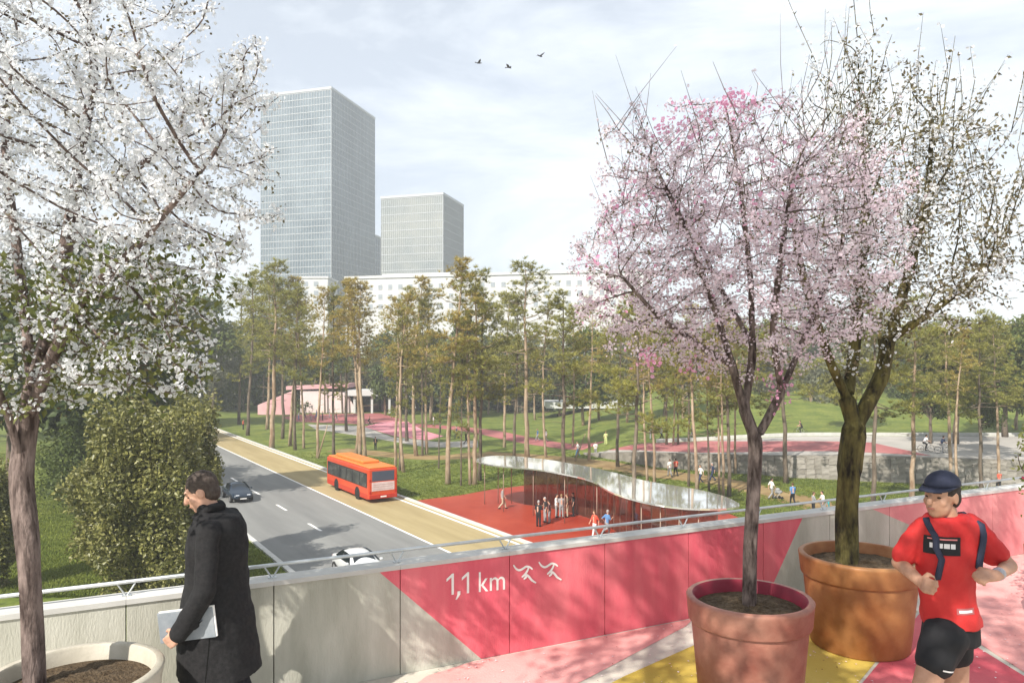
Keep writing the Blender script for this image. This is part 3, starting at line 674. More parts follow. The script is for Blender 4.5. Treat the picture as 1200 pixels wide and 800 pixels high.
# ------------------------------------------------------------------ pavilion with the curved canopy
canopy_m = mat('canopy_polished_metal', (0.86,0.86,0.82), rough=0.05, metal=0.8, spec=0.8)
canopy_u = mat('canopy_soffit', (0.42,0.42,0.38), rough=0.4, metal=0.3)
post_m = mat('slim_post', (0.30,0.22,0.17), rough=0.5, metal=0.2)
pane_m = mat('bronze_glass', (0.34,0.17,0.11), rough=0.04, spec=0.6, trans=0.85)
pav = empty('pavilion', P(700, 610)); tag(pav, 'open pavilion with curved mirror canopy and bronze glass on the red plaza', 'pavilion')
def pv(o): o.matrix_parent_inverse = pav.matrix_basis.inverted(); return o
ZC = GZ+3.55
outl = [(554.7,540),(566,536.3),(582.5,534.7),(603,535.5),(625,537.6),(645,540),(667.5,544),(690,548),(710,552.6),(732,558),(752.5,564),(775,568),(795,571),(817,574.8),(837.5,579.5),(856,585.5),(870,594),(856,597.2),(837.5,598),(815,597.8),(795,596.5),(773,593.5),(752.5,589.3),(733,584),(715.6,578),(705,571.5),(698.7,566.7),(682,561),(661.8,556.8),(643,553),(625,550.6),(603,548.6),(582.5,547),(566,544)]
cp = [P(u, v, ZC) for u, v in outl]; cps = smooth_poly([(p.x, p.y) for p in cp], 1)
cc = sum(cps, Vector())/len(cps)
m_ = MB(); n = len(cps); vs = []
r_ = random.Random(5)
for k, (sc, z) in enumerate(((1.0, 0.0), (0.995, 0.05), (1.0, 0.10))): vs += [(p.x, p.y, ZC) for p in cps] if k == 0 else [(p.x, p.y, ZC+z) for p in cps]
fs = [(i, (i+1) % n, n+(i+1) % n, n+i) for i in range(n)]+[(n+i, n+(i+1) % n, 2*n+(i+1) % n, 2*n+i) for i in range(n)]
fs += [tuple(reversed(range(n))), tuple(range(2*n, 3*n))]
m_.add(vs, fs, 0)
can = m_.build('canopy_roof', canopy_m, pav); pv(can)
bm = bmesh.new(); bm.from_mesh(can.data); bmesh.ops.recalc_face_normals(bm, faces=bm.faces[:]); bm.to_mesh(can.data); bm.free()
def inset_pt(t, k): 
    p = cps[int(t*n) % n]; return Vector((p.x+(cc.x-p.x)*k, p.y+(cc.y-p.y)*k, 0))
# glass wall: behind the front edge, along the inner side; posts at every joint
front = [P(u, v, ZC) for u, v in ((568,539.5),(600,538.5),(640,541.8),(675,547.3),(705,554.5),(728,564),(752,574.5),(780,580),(810,584.5),(840,588.5))]
front = smooth_poly([(p.x, p.y) for p in front], 1, False)
acc = [0]
for a, b in zip(front, front[1:]): acc.append(acc[-1]+(b-a).length)
def along(s_):
    for i in range(len(front)-1):
        if s_ <= acc[i+1]: t = (s_-acc[i])/(acc[i+1]-acc[i]); return front[i].lerp(front[i+1], t)
    return front[-1]
np_ = 22; pts = [along(acc[-1]*i/np_) for i in range(np_+1)]
for i in range(np_+1):
    p = pts[i]; pv(MB().tube([(p.x, p.y, GZ+0.012), (p.x, p.y, ZC-0.002)], 0.034, 8).build('post', post_m, pav, True))
    if i < np_ and i >= 3:
        q = pts[i+1]; d = (q-p).normalized(); a = p+d*0.06; b = q-d*0.06; nn = Vector((-d.y, d.x, 0))*0.012
        m_ = MB(); m_.prism([(a+nn)[:2], (a-nn)[:2], (b-nn)[:2], (b+nn)[:2]], GZ+0.03, ZC-0.05); pv(m_.build('glass_pane', pane_m, pav))
for u, v in ((752.5,587.5),(775,592),(797,594.5),(820,596),(842,596),(700,566),(662,555.5),(625,549.5),(590,546)):
    p = P(u, v, ZC); pv(MB().tube([(p.x, p.y+0.25, GZ+0.012), (p.x, p.y+0.25, ZC-0.002)], 0.03, 8).build('post', post_m, pav, True))

# ------------------------------------------------------------------ retaining wall, low walls, far pavilions
stone_m = mat('rubble_stone', (0.17,0.155,0.13), (0.28,0.255,0.22), 1.2, 0.9, 0.6, 8, detail=9)
rw = empty('retaining_wall', (23.2, 76, GZ)); tag(rw, 'long rubble stone retaining wall below the promenade', 'wall')
wl = [w for w in WALL_PTS]; m_ = MB(); vs = []; fs = []
xs_ = np.arange(9, 100, 0.9)
for i, x in enumerate(xs_):
    y = ywall(x); h = max(0.05, rise(x)+0.12)
    vs += [(x, y-0.3, GZ-0.1), (x, y-0.18, GZ+h), (x, y+0.5, GZ+h), (x, y+0.5, GZ-0.1)]
    if i: b = 4*i-4; fs += [(b, b+4, b+5, b+1), (b+1, b+5, b+6, b+2), (b+2, b+6, b+7, b+3)]
o = m_.add(vs, fs).build('wall_core', stone_m, rw); o.matrix_parent_inverse = rw.matrix_basis.inverted()
r_ = random.Random(9); blk = []
for k in range(5):
    me = MB().box(-0.5, 0.5, -0.12, 0.12, -0.5, 0.5).mesh('stone')
    for v in me.vertices: v.co += Vector((r_.uniform(-.09,.09), r_.uniform(-.03,.03), r_.uniform(-.1,.1)))
    me.materials.append(mat('stone_block_%d' % k, (0.17+0.022*k,0.155+0.021*k,0.13+0.019*k), (0.25+0.022*k,0.23+0.021*k,0.195+0.02*k), 2, 0.9, 0.5, 9)); blk.append(me)
cnt = 0
x = 20.0
while x < 62 and cnt < 290:
    y = ywall(x); h = rise(x); z = 0.0; d = (ywall(x+0.5)-ywall(x-0.5)); w_ = r_.uniform(0.55, 0.95)
    while z < h-0.15 and cnt < 290:
        bh = r_.uniform(0.36, 0.6)
        if z+bh > h: bh = h-z
        o = bpy.data.objects.new('stone', r_.choice(blk)); COL.objects.link(o); o.parent = rw; o.matrix_parent_inverse = rw.matrix_basis.inverted()
        o.location = (x+r_.uniform(-.06,.06), y-0.26+0.12*(z/h)+r_.uniform(-.03,.03), GZ+z+bh/2); o.scale = (w_*0.96, 1, bh*0.93); o.rotation_euler = (0, r_.uniform(-.05,.05), math.atan(d)); z += bh; cnt += 1
    x += w_
def low_wall(name, pts, h, w, m, label):
    c = Vector((*pts[0], gz(*pts[0]))); m_ = MB(); vs = []; fs = []
    P2 = smooth_poly(pts, 2, False)
    for i, p in enumerate(P2):
        d = (P2[min(i+1, len(P2)-1)]-P2[max(i-1, 0)]).normalized(); nn = Vector((-d.y, d.x, 0))*w/2; z = gz(p.x, p.y)
        for q, zz in ((p+nn, z-0.3), (p-nn, z-0.3), (p-nn, z+h), (p+nn, z+h)): vs.append((q.x, q.y, zz))
        if i:
            b = 4*i-4
            for k in range(4): fs.append((b+k, b+(k+1) % 4, b+4+(k+1) % 4, b+4+k))
    e = len(vs)-4; fs += [(3,2,1,0), (e, e+1, e+2, e+3)]
    o = m_.add(vs, fs).build(name, m); tag(o, label, 'wall'); return o
low_wall('low_wall', [(18,90.4),(35,90.4),(55,90.2),(75,90.0)], 0.42, 0.35, kerbm, 'low white concrete edge wall at the foot of the grassy hill')
def far_pav(u0, u1, vr, vb, Y, label, posts):
    a = PY(u0, vr, Y); b = PY(u1, vr, Y); g = gz((a.x+b.x)/2, Y+4); t = empty('park_pavilion', (a.x, Y, g)); tag(t, label, 'pavilion'); H = a.z-g; L = b.x-a.x
    MB().box(0, L, 0, 9, H-1.3, H).build('roof_slab', render_w, t)
    for i in range(posts): x = L*(i+0.5)/posts; MB().box(x-0.25, x+0.25, 0.8, 1.3, 0, H-1.302).build('pillar', render_w, t)
    MB().box(0.6, L-0.6, 6, 6.4, 0, H-1.303).build('back_wall', glass_d, t)
far_pav(404, 466, 457, 478, 165, 'white flat roofed shelter behind the pink court', 3)
far_pav(478, 530, 462, 480, 172, 'low white roofed shelter right of the pink court', 3)
far_pav(640, 745, 471, 492, 150, 'long white canopy on pillars behind the promenade', 5)
def amphi():
    t = empty('pink_ramp', P(350, 486)); t.location.z = gz(t.location.x, t.location.y)
    tag(t, 'pale pink concrete ramp building with people in front', 'ramp building')
    def q(u, v, z): p = P(u, v, z); return p
    def loc(p): return tuple(Vector(p)-t.location)
    b = [P(303,486), P(345,486), P(420,486), P(404,480)]; Yb = b[0].y
    x0, x1, x2 = P(302,486).x, P(342,486).x, P(412,486).x; y = Yb
    g = t.location.z
    def pr(name, poly, y0, y1, m): # polygon in x,z extruded in y
        n_ = len(poly); m_ = MB(); vs = [(x-t.location.x, y0-t.location.y, z-g) for x, z in poly]+[(x-t.location.x, y1-t.location.y, z-g) for x, z in poly]
        m_.add(vs, [tuple(range(n_)), tuple(reversed(range(n_, 2*n_)))]+[(i, n_+i, n_+(i+1) % n_, (i+1) % n_) for i in range(n_)]); return m_.build(name, m, t)
    zt = PY(340, 458, y).z
    pr('side_wall', [(x0, g+0.05), (x1, g+0.05), (x1, zt), (x0, g+2.2)], y, y+0.8, mat('pink_concrete', (0.56,0.30,0.31), (0.64,0.40,0.40), 0.3, 0.85))
    pr('slab_wall', [(x1+0.1, g+0.05), (x2, g+0.05), (x2-2.5, zt-0.6), (x1+0.1, zt)], y+6, y+7, mat('pale_pink_concrete', (0.66,0.52,0.50), (0.74,0.62,0.60), 0.3, 0.85))
    pr('roof_beam', [(x1-3, zt+0.05), (x2-2, zt+0.5), (x2-2, zt+1.5), (x1-3, zt+0.9)], y+5.5, y+14, MATS['pink_concrete'])
amphi()

# ------------------------------------------------------------------ pines
def pine_proto(seed, H=20.0, crown0=0.50, dense=1.0, nm=None, bk=None, lean=0.3, rad=3.1):
    r = np.random.default_rng(seed); root = empty('pine_tree', (0,0,-500))
    k = 14; zs = np.linspace(0, H, k); ph = r.random(2)*6.28
    tr = np.stack([lean*np.sin(zs/H*3.0+ph[0])-lean*math.sin(ph[0])+r.normal(size=k)*0.05, lean*np.cos(zs/H*2.6+ph[1])-lean*math.cos(ph[1])+r.normal(size=k)*0.05, zs], 1); tr[0, :2] = 0
    rads = 0.20*(1-zs/H)**0.75+0.025; rads[0] *= 1.25
    mb = MB(); tr[0, 2] = -0.3; mb.tube(tr, rads, 8)
    tpos = []; 
    def tp(z): return np.array([np.interp(z, zs, tr[:, j]) for j in range(2)]+[z])
    for _ in range(int(r.integers(5, 9))):                                            # dead stubs below the crown
        z = H*(0.22+0.3*r.random()); a = r.random()*6.28; p = tp(z); L = 0.5+1.3*r.random(); q = p+np.array([math.cos(a), math.sin(a), 0.1])*L; mb.tube([p, (p+q)/2+[0,0,-.05], q], [0.035, 0.02, 0.008], 4, cap=False)
    z = H*crown0
    while z < H*0.985:
        f = (z/H-crown0)/(1-crown0); L0 = rad*(0.35+1.0*math.sin(math.pi*min(1, 0.18+0.78*f))**0.8)*(1.05-0.55*f)
        for _ in range(int(r.integers(2, 4))):
            a = r.random()*6.28; L = L0*(0.55+0.6*r.random()); el = -0.05+0.75*f+r.normal()*0.12; d = np.array([math.cos(a)*math.cos(el), math.sin(a)*math.cos(el), math.sin(el)])
            p = tp(z); pts = [p, p+d*L*0.5+[0,0,-0.05*L], p+d*L+[0,0,0.10*L]]; mb.tube(pts, [0.05*(1.2-f), 0.03, 0.012], 5, cap=False)
            nt_ = int((5+L*5.0)*dense)
            for _ in range(nt_):
                t = 0.52+0.50*r.random()**0.8; sp = 0.10+0.17*L*(1-abs(t-0.8)); c = p+d*L*t+np.array([0,0,0.10*L*t*t])+r.normal(size=3)*[sp, sp, sp*0.45]; tpos.append(c)
        z += H*(0.022+0.026*r.random())
    for _ in range(int(26*dense)): tpos.append(tp(H*(0.93+0.07*r.random()))+r.normal(size=3)*0.35)
    tpos = np.array(tpos)
    mb.build('trunk', bk or bark_p, root, True)
    # needle tufts: thin triangles fanning upwards
    tv = []; tf = []; rr = np.random.default_rng(1)
    for i in range(15):
        a = rr.random()*6.28; e = rr.random()*1.25; d = np.array([math.cos(a)*math.cos(e), math.sin(a)*math.cos(e), math.sin(e)]); s_ = np.cross(d, [0.3,0.2,1]); s_ /= np.linalg.norm(s_); L = 0.32+0.16*rr.random()
        b = len(tv); tv += [d*0.02-s_*0.028, d*0.02+s_*0.028, d*L]; tf.append((b, b+1, b+2))
    n = len(tpos); a = r.random(n)*6.28; tl = r.normal(size=(n, 2))*0.35
    rot = np.zeros((n, 3, 3)); ca, sa_ = np.cos(a), np.sin(a); rot[:, 0, 0] = ca; rot[:, 0, 1] = -sa_; rot[:, 1, 0] = sa_; rot[:, 1, 1] = ca; rot[:, 2, 2] = 1; rot[:, 0, 2] = tl[:, 0]; rot[:, 1, 2] = tl[:, 1]
    V, Fc = scatter(tv, tf, tpos, rot, 0.8+0.6*r.random(n)); o = link('crown', npmesh('crown', V, Fc), nm or needles, root)
    return root
PINES = [pine_proto(41, 20, 0.50, 1.0), pine_proto(42, 20, 0.56, 0.8, needles2, lean=0.5, rad=2.6), pine_proto(43, 20, 0.44, 1.2, None, bark_pd, 0.25, 3.3), pine_proto(44, 20, 0.60, 0.75, needles2, lean=0.7, rad=2.4), pine_proto(45, 20, 0.48, 1.1, None, None, 0.4, 2.9), pine_proto(46, 20, 0.36, 0.9, None, bark_pd, 0.3, 2.2)]
used = [False]*len(PINES)
def place(protos, used_, k, loc, sc, rz, label, group, cat='tree', scz=None):
    o = protos[k] if not used_[k] else copy_tree(protos[k]); used_[k] = True
    o.location = loc; o.scale = (sc, sc, scz or sc); o.rotation_euler = (0, 0, rz); tag(o, label, cat, group); return o
# photo column and row of the foot, row of the top, prototype, width factor, which one
PN = [(280,497,330,2,.9,'dark pine beyond the lane at the far left of the wood'), (290,510,318,5,.9,'slim grey pine second from the left beside the ochre lane'),
 (313,503,330,4,.9,'pine half hidden behind the thick leftmost roadside pine'), (318,525,312,0,1.15,'thick brown roadside pine left of the bus with low dead branch'),
 (331,514,330,2,.9,'dark pine just right of the thick roadside pine'), (340,522,326,3,.9,'pale slim pine fourth along the kerb left of the bus'), (346,527,336,2,.8,'dark trunked pine close behind the pale slim one left of the bus'),
 (356,525,350,1,.7,'short thin pine among the group left of the bus'), (372,536,340,1,.75,'thin roadside pine next to the leaning dead stem'), (391,534,335,5,.75,'straight dark pine above the front of the bus'),
 (406,505,338,2,.85,'pine standing by the pink court behind the bus'), (417,535,328,3,1.0,'leftmost pale stem of the pine clump behind the bus roof'), (422,538,335,1,.9,'middle pale stem of the pine clump behind the bus roof'), (428,539,331,3,.9,'rightmost pale stem of the pine clump behind the bus roof'),
 (463,549,352,1,.8,'left pine of the slim trio at the rear of the bus'), (468,552,360,5,.6,'thin middle pine of the slim trio at the rear of the bus'), (473,553,345,3,.85,'right pine of the slim trio at the rear of the bus'),
 (477,517,340,2,.9,'dark pine behind the slim trio near the court'), (488,534,325,3,.95,'tall pale pine with orange upper limbs left of centre'), (495,534,350,5,.6,'thin pine in the middle of the tight group left of centre'), (500,532,335,4,.75,'darker pine at the right of the tight group left of centre'),
 (514,549,400,5,.5,'very thin young pine alone on the lawn left of centre'), (525,567,308,1,1.0,'tall pale leaning pine on the lawn left of the canopy'), (540,569,400,5,.5,'short thin pine beside the tall leaning one'), (551,568,360,4,.75,'left stem of the dark pine cluster at the canopy tip'), (556,568,322,0,.95,'tall reddish pine at the canopy tip'), (562,563,340,2,.85,'right dark stem of the pine cluster at the canopy tip'),
 (591,524,345,4,.8,'pine standing far behind the left canopy end'), (602,535,350,5,.8,'dark thin pine directly behind the canopy left end'), (618,536,312,0,1.1,'tall full pine with a thick pale stem rising behind the canopy'), (640,536,362,3,.75,'slim pine right of the tall full one behind the canopy'),
 (659,574,345,2,1.0,'dark thick pine rising through the middle of the canopy'), (671,524,365,4,.7,'thin pine far behind the canopy near the promenade start'), (690,539,352,1,.75,'pale slim pine behind the canopy beside the leaning stem'),
 (724,547,362,2,.95,'dark bushy pine behind the canopy left of the pink tree'), (742,622,350,2,.95,'darkest pine rising through the right part of the canopy'), (759,566,370,3,.7,'left stem of the pale pair behind the canopy'), (767,567,365,1,.75,'right stem of the pale pair behind the canopy'),
 (781,521,375,5,.8,'left one of three thin far pines by the promenade'), (789,521,380,4,.7,'middle one of three thin far pines by the promenade'), (795,521,378,5,.7,'right one of three thin far pines by the promenade'),
 (807,570,372,5,.7,'thin dark pine left of the pale one near the canopy right tip'), (817,575,358,3,.9,'pale straight pine by the canopy right tip'), (831,575,385,5,.6,'thin dark pine beside a walker near the canopy right tip'), (843,579,375,4,.6,'first of three stems left of the pink tree trunk'), (848,582,368,1,.7,'second pale stem of three left of the pink tree trunk'), (854,582,360,2,.9,'dark third stem of three left of the pink tree trunk'), (862,555,380,4,.7,'pine stem behind the pink tree trunk'),
 (921,566,360,2,1.15,'thick grey pine between the two potted blossom trees'), (1023,594,350,2,1.0,'grey pine just right of the mossy blossom trunk'), (1068,588,352,0,1.05,'brown pine left of the runner cap'), (1115,568,370,4,.95,'reddish pine directly above the runner'), (1122,562,385,3,.8,'leaning slim pine above the runner'), (1150,577,368,2,.9,'dark pine at the right beyond the parapet'), (1171,571,372,4,.8,'pine closest to the right edge of the picture')]
tp_ = P(742, 622)
for u, v, vt, k, w_, lb in PN:
    p = P(u, v); 
    for _ in range(3): p = P(u, v, gz(p.x, p.y))
    zt = PY(u, vt, p.y).z; s_ = (zt-p.z)/20.0; place(PINES, used, k, p, s_*w_*1.06, random.uniform(0, 6.28), lb, 'pine trees of the park wood', scz=s_)
# leaning bare stems
for u, v, u2, v2, lb in ((372,537,384,497,'bare leaning stem beside the thin roadside pine left of the bus'), (673,540,686,508,'bare leaning stem behind the canopy by the promenade')):
    a = P(u, v); b = PY(u2, v2, a.y+0.5); m_ = MB(); m_.tube([a-Vector((0,0,.1)), (a+b)/2+Vector((0,0,-.12)), b], [0.11, 0.09, 0.05], 7); o = m_.build('leaning_stem', bark_p, None, True); tag(o, lb, 'tree stem')

# ------------------------------------------------------------------ broadleaf trees behind
def leafy_proto(name, seed, H, R, nleaf, lsize, lm, bk, trunk=0.3, lumps=16, base=0.22, flat=0.75):
    r = np.random.default_rng(seed); root = empty(name, (0,0,-500)); mb = MB()
    th = H*base; mb.tube([(0,0,-0.3), (0.1,0.05,th*0.6), (0.05,0.15,th), (0.15,0,H*0.75)], [trunk*1.2, trunk, trunk*0.8, trunk*0.2], 8)
    cs = []
    for i in range(lumps):
        a = r.random()*6.28; f = r.random(); zz = th+(H-th)*(0.12+0.82*f); rr = R*math.sin(math.pi*(0.16+0.72*f))*(0.25+0.6*r.random()); c = np.array([math.cos(a)*rr, math.sin(a)*rr, zz]); cs.append((c, R*(0.26+0.24*r.random())))
        mb.tube([(0.05, 0.1, th+(zz-th)*0.35), tuple((c+np.array([0,0,th+(zz-th)*0.6]))/2), tuple(c)], [trunk*0.4, trunk*0.22, trunk*0.08], 5, cap=False)
    mb.build('trunk', bk, root, True); P_ = []
    per = nleaf//lumps
    for c, s_ in cs:
        d = r.normal(size=(per, 3)); d /= np.linalg.norm(d, axis=1)[:, None]; P_.append(c+d*s_*np.array([1,1,flat])*(r.random((per, 1))**0.45)*(0.8+0.35*r.random((per, 1))))
    pos = np.vstack(P_); pos[:, 2] = np.maximum(pos[:, 2], 0.15)
    V, Fc = scatter(LEAF_V, LEAF_F, pos, rand_rot(len(pos), r), lsize*(0.6+0.8*r.random(len(pos)))); link('crown', npmesh('crown', V, Fc), lm, root); return root
BT = [leafy_proto('broadleaf_tree', 51, 14, 5.0, 9000, 0.42, leaf_g, bark_pd, 0.28, 22), leafy_proto('broadleaf_tree', 52, 13, 4.6, 9000, 0.42, leaf_dk, bark_pd, 0.28, 20), leafy_proto('broadleaf_tree', 53, 12, 5.0, 8000, 0.42, leaf_ol, bark_pd, 0.26, 20), leafy_proto('broadleaf_tree', 54, 15, 5.2, 7500, 0.40, leaf_gr, bark_pd, 0.28, 24)]
bu = [False]*4
BTL = [(120,592,292,1,1.0,'large dark tree on the left lawn behind the ivy shrub'), (10,585,320,0,1.0,'large green tree on the left lawn behind the white blossom trunk'), (120,505,300,1,1.2,'dark green broadleaf tree behind the white blossom crown at the left'), (215,500,330,0,1.1,'mid green tree behind the lower right of the white blossoms'), (35,530,330,0,1.2,'green tree behind the white blossom trunk'), (-40,520,300,1,1.2,'dark tree at the left picture edge behind the blossoms'), (170,486,352,2,1.1,'olive tree in the distance beyond the road end'), (250,485,368,3,1.0,'grey green tree at the far end of the road'),
 (300,474,372,1,1.2,'dark tree behind the pink ramp building'), (1120,520,378,2,1.0,'olive round tree behind the pine above the runner'), (1178,512,382,2,1.1,'yellowish olive tree at the right edge on the hill'), (1060,500,402,0,1.0,'green tree on the hill behind the mossy blossom trunk'), (1090,520,420,1,.9,'dark low tree on the hill left of the olive tree'), (1215,540,370,0,1.0,'green tree cut by the right picture edge'), (1035,494,415,1,1.0,'dark tree at the hill top behind the fork of the mossy trunk'), (1150,530,440,0,.8,'small green tree beyond the promenade right of the runner')]
for u, v, vt, k, w_, lb in BTL:
    p = P(u, v)
    for _ in range(4): p = P(u, v, gz(p.x, p.y))
    Hk = (14,13,12,15)[k]; s_ = (PY(u, vt, p.y).z-p.z)/Hk; place(BT, bu, k, p, s_*w_, random.uniform(0, 6.28), lb, 'broadleaf trees of the park', scz=s_)
# understorey between the pines and the far wood
US = [leafy_proto('understorey_tree', 61, 9, 3.6, 3600, 0.40, leaf_gr, bark_p, 0.16, 16, base=0.2), leafy_proto('understorey_tree', 62, 8.5, 3.4, 3600, 0.40, leaf_ol, bark_p, 0.16, 16, base=0.2), leafy_proto('understorey_tree', 63, 9, 3.2, 3600, 0.40, leaf_g, bark_p, 0.16, 15, base=0.18)]; uu = [False]*3; ru = random.Random(12)
for us, vv, vt_, lb, gr in (((452,505,549,572,583,610,627), (482,492), (378,405), 'airy understorey tree behind the pines at the centre of the park', 'understorey trees at the centre'), ((655,684,702,735,752,778,800,826,846), (486,500), (385,412), 'airy understorey tree behind the pink blossom tree', 'understorey trees behind the pink tree'), ((890,905,950,975,1003,1046,1100,1135,1165,1190), (488,506), (392,425), 'leafy understorey tree on the hill at the right', 'understorey trees on the right hill'), ((262,325,345,436), (474,482), (388,408), 'hazy understorey tree beyond the far end of the road', 'understorey trees beyond the road')):
    for iu, u in enumerate(us):
        v = ru.uniform(*vv); p = P(u, v)
        for _ in range(4): p = P(u, v, gz(p.x, p.y))
        k = ru.randrange(3); s_ = (PY(u, ru.uniform(*vt_), p.y).z-p.z)/(9, 8.5, 9)[k]; place(US, uu, k, p, s_*ru.uniform(.7, 1.0), ru.uniform(0, 6.28), lb+', '+('first','second','third','fourth','fifth','sixth','seventh','eighth','ninth','tenth')[iu]+' from the left', gr, scz=s_)
# far wood: one mass of crowns
def far_wood():
    r = np.random.default_rng(77); root = empty('far_wood', (0, 200, GZ)); tag(root, 'dense far wood closing off the park behind the pines', 'wood', None, 'stuff')
    for lm, seed, bias in ((leaf_dk, 1, 0), (leaf_gr, 2, 2.0), (leaf_g, 3, -1.5)):
        rr = np.random.default_rng(seed+100); P_ = []
        for i in range(120):
            x = rr.uniform(-150, 190); y = rr.uniform(165, 225)+0.1*abs(x)+bias; H = rr.uniform(11, 19)*(1.0 if x < 40 else 0.8)
            g = gz(x, y); k = 9
            for j in range(k):
                f = (j+0.5)/k; rad = 4.6*math.sin(math.pi*(0.2+0.68*f)); c = np.array([x+rr.normal()*1.6, y+rr.normal()*1.6, g+0.6+(H-0.6)*f]); n_ = 120
                d = rr.normal(size=(n_, 3)); d /= np.linalg.norm(d, axis=1)[:, None]; P_.append(c+d*rad*np.array([.75,.75,.55])*(rr.random((n_, 1))**0.4))
        pos = np.vstack(P_)-np.array([0, 200, GZ]); V, Fc = scatter(LEAF_V, LEAF_F, pos, rand_rot(len(pos), rr), 0.85*(0.6+0.8*rr.random(len(pos)))); o = link('crowns', npmesh('crowns', V, Fc), lm, root); o['kind'] = 'stuff'
    mb = MB()
    for i in range(150):
        x = r.uniform(-140, 170); y = r.uniform(160, 200)+0.1*abs(x); g = gz(x, y); mb.tube([(x, y-200, g-GZ-0.3), (x+r.normal()*.3, y-200, g-GZ+9)], [0.22, 0.12], 5, cap=False)
    o = mb.build('trunks', bark_pd, root); o['kind'] = 'stuff'
far_wood()
# hedge strip below the far canopy and shrubs
def shrub(name, c, rad, n, ls, lm, label, group=None, seed=1, stemh=None):
    r = np.random.default_rng(seed); root = empty(name, c); tag(root, label, 'shrub', group)
    d = r.normal(size=(n, 3)); d /= np.linalg.norm(d, axis=1)[:, None]; lob = 1+0.16*np.sin(d[:, :1]*7+seed)+0.14*np.sin(d[:, 1:2]*9+2*seed)+0.13*np.sin(d[:, 2:3]*11)
    pos = d*np.array(rad)*lob*(r.random((n, 1))**0.30); pos[:, 2] += rad[2]*0.96; pos = pos[pos[:, 2] > 0.05]
    mb = MB()
    for i in range(7): a = i*0.9; mb.tube([(0,0,-0.1), (rad[0]*.3*math.cos(a), rad[1]*.3*math.sin(a), rad[2]*.8), (rad[0]*.55*math.cos(a), rad[1]*.55*math.sin(a), rad[2]*1.4)], [0.09, 0.05, 0.02], 5, cap=False)
    mb.build('stems', bark_pd, root, True)
    V, Fc = scatter(LEAF_V, LEAF_F, pos, rand_rot(len(pos), r), ls*(0.6+0.8*r.random(len(pos)))); o = link('foliage', npmesh('foliage', V, Fc), lm, root); o['kind'] = 'stuff'; return root
b1 = P(165, 700); shrub('ivy_shrub', b1, (3.0, 2.7, 5.0), 42000, 0.20, leaf_ivy, 'tall dense ivy covered shrub on the lawn behind the man', seed=3)
b2 = P(225, 660); shrub('ivy_shrub', b2+Vector((0.3,0,0)), (1.35, 1.5, 4.9), 15000, 0.20, leaf_ivy, 'slimmer ivy shrub right behind the tall one by the road', seed=5)
b3 = P(-8, 690); shrub('ivy_shrub', b3, (1.0, 1.4, 3.2), 12000, 0.20, leaf_ivy, 'ivy shrub cut by the left picture edge', seed=6)
b4 = P(105, 600); shrub('ivy_shrub', b4, (3.0, 3.0, 4.0), 16000, 0.26, leaf_g, 'broad green shrub behind the ivy shrub near the blossom trunk', seed=8)

# leafy tree just outside the right edge, its sprays reach into view
def edge_tree():
    r = np.random.default_rng(91); Y = 6.6; c = PY(1262, 520, Y); root = empty('potted_tree', (c.x, Y, 0)); tag(root, 'leafy sprays with crimson flowers reaching in from the right edge', 'tree')
    z0 = 0.70; cz = c.z; A = np.vstack([ell_points(420, (0,0,cz), (0.52,0.5,0.42), r), ell_points(40, (-0.40,0,cz-0.50), (0.12,0.2,0.25), r)])
    N, pa = grow([([(0,0,z0), (0.02,0,1.1), (0,0.02,cz-0.35)], None)], A, 0.06, 0.6, 0.10, 60, 4); mb, N, R, tips, ch = tree_mesh(N, pa, 0.035, 0.003); mb.build('trunk', bark_d, root, True)
    pos, sz = flowers_on(N, pa, R, tips, r, 2600, 0.012, 0.045, 0.05, cluster=4); add_stuff('leaves', LEAF_V, LEAF_F, pos, sz, leaf_y, root, r)
    pos, sz = flowers_on(N, pa, R, tips, r, 160, 0.012, 0.03, 0.034, cluster=5, sel=lambda p: p[:, 2] < cz-0.30); add_stuff('crimson_blossoms', PET_V, PET_F, pos, sz, mat('petals_crimson', (0.42,0.02,0.08), (0.52,0.05,0.13), 8, 0.6, island=0.7, translucent=0.3), root, r)
    planter('planter_pot', (c.x, Y), 0.40, 0.80, terra_o, inner_o, 'small terracotta planter just outside the right picture edge')
edge_tree()

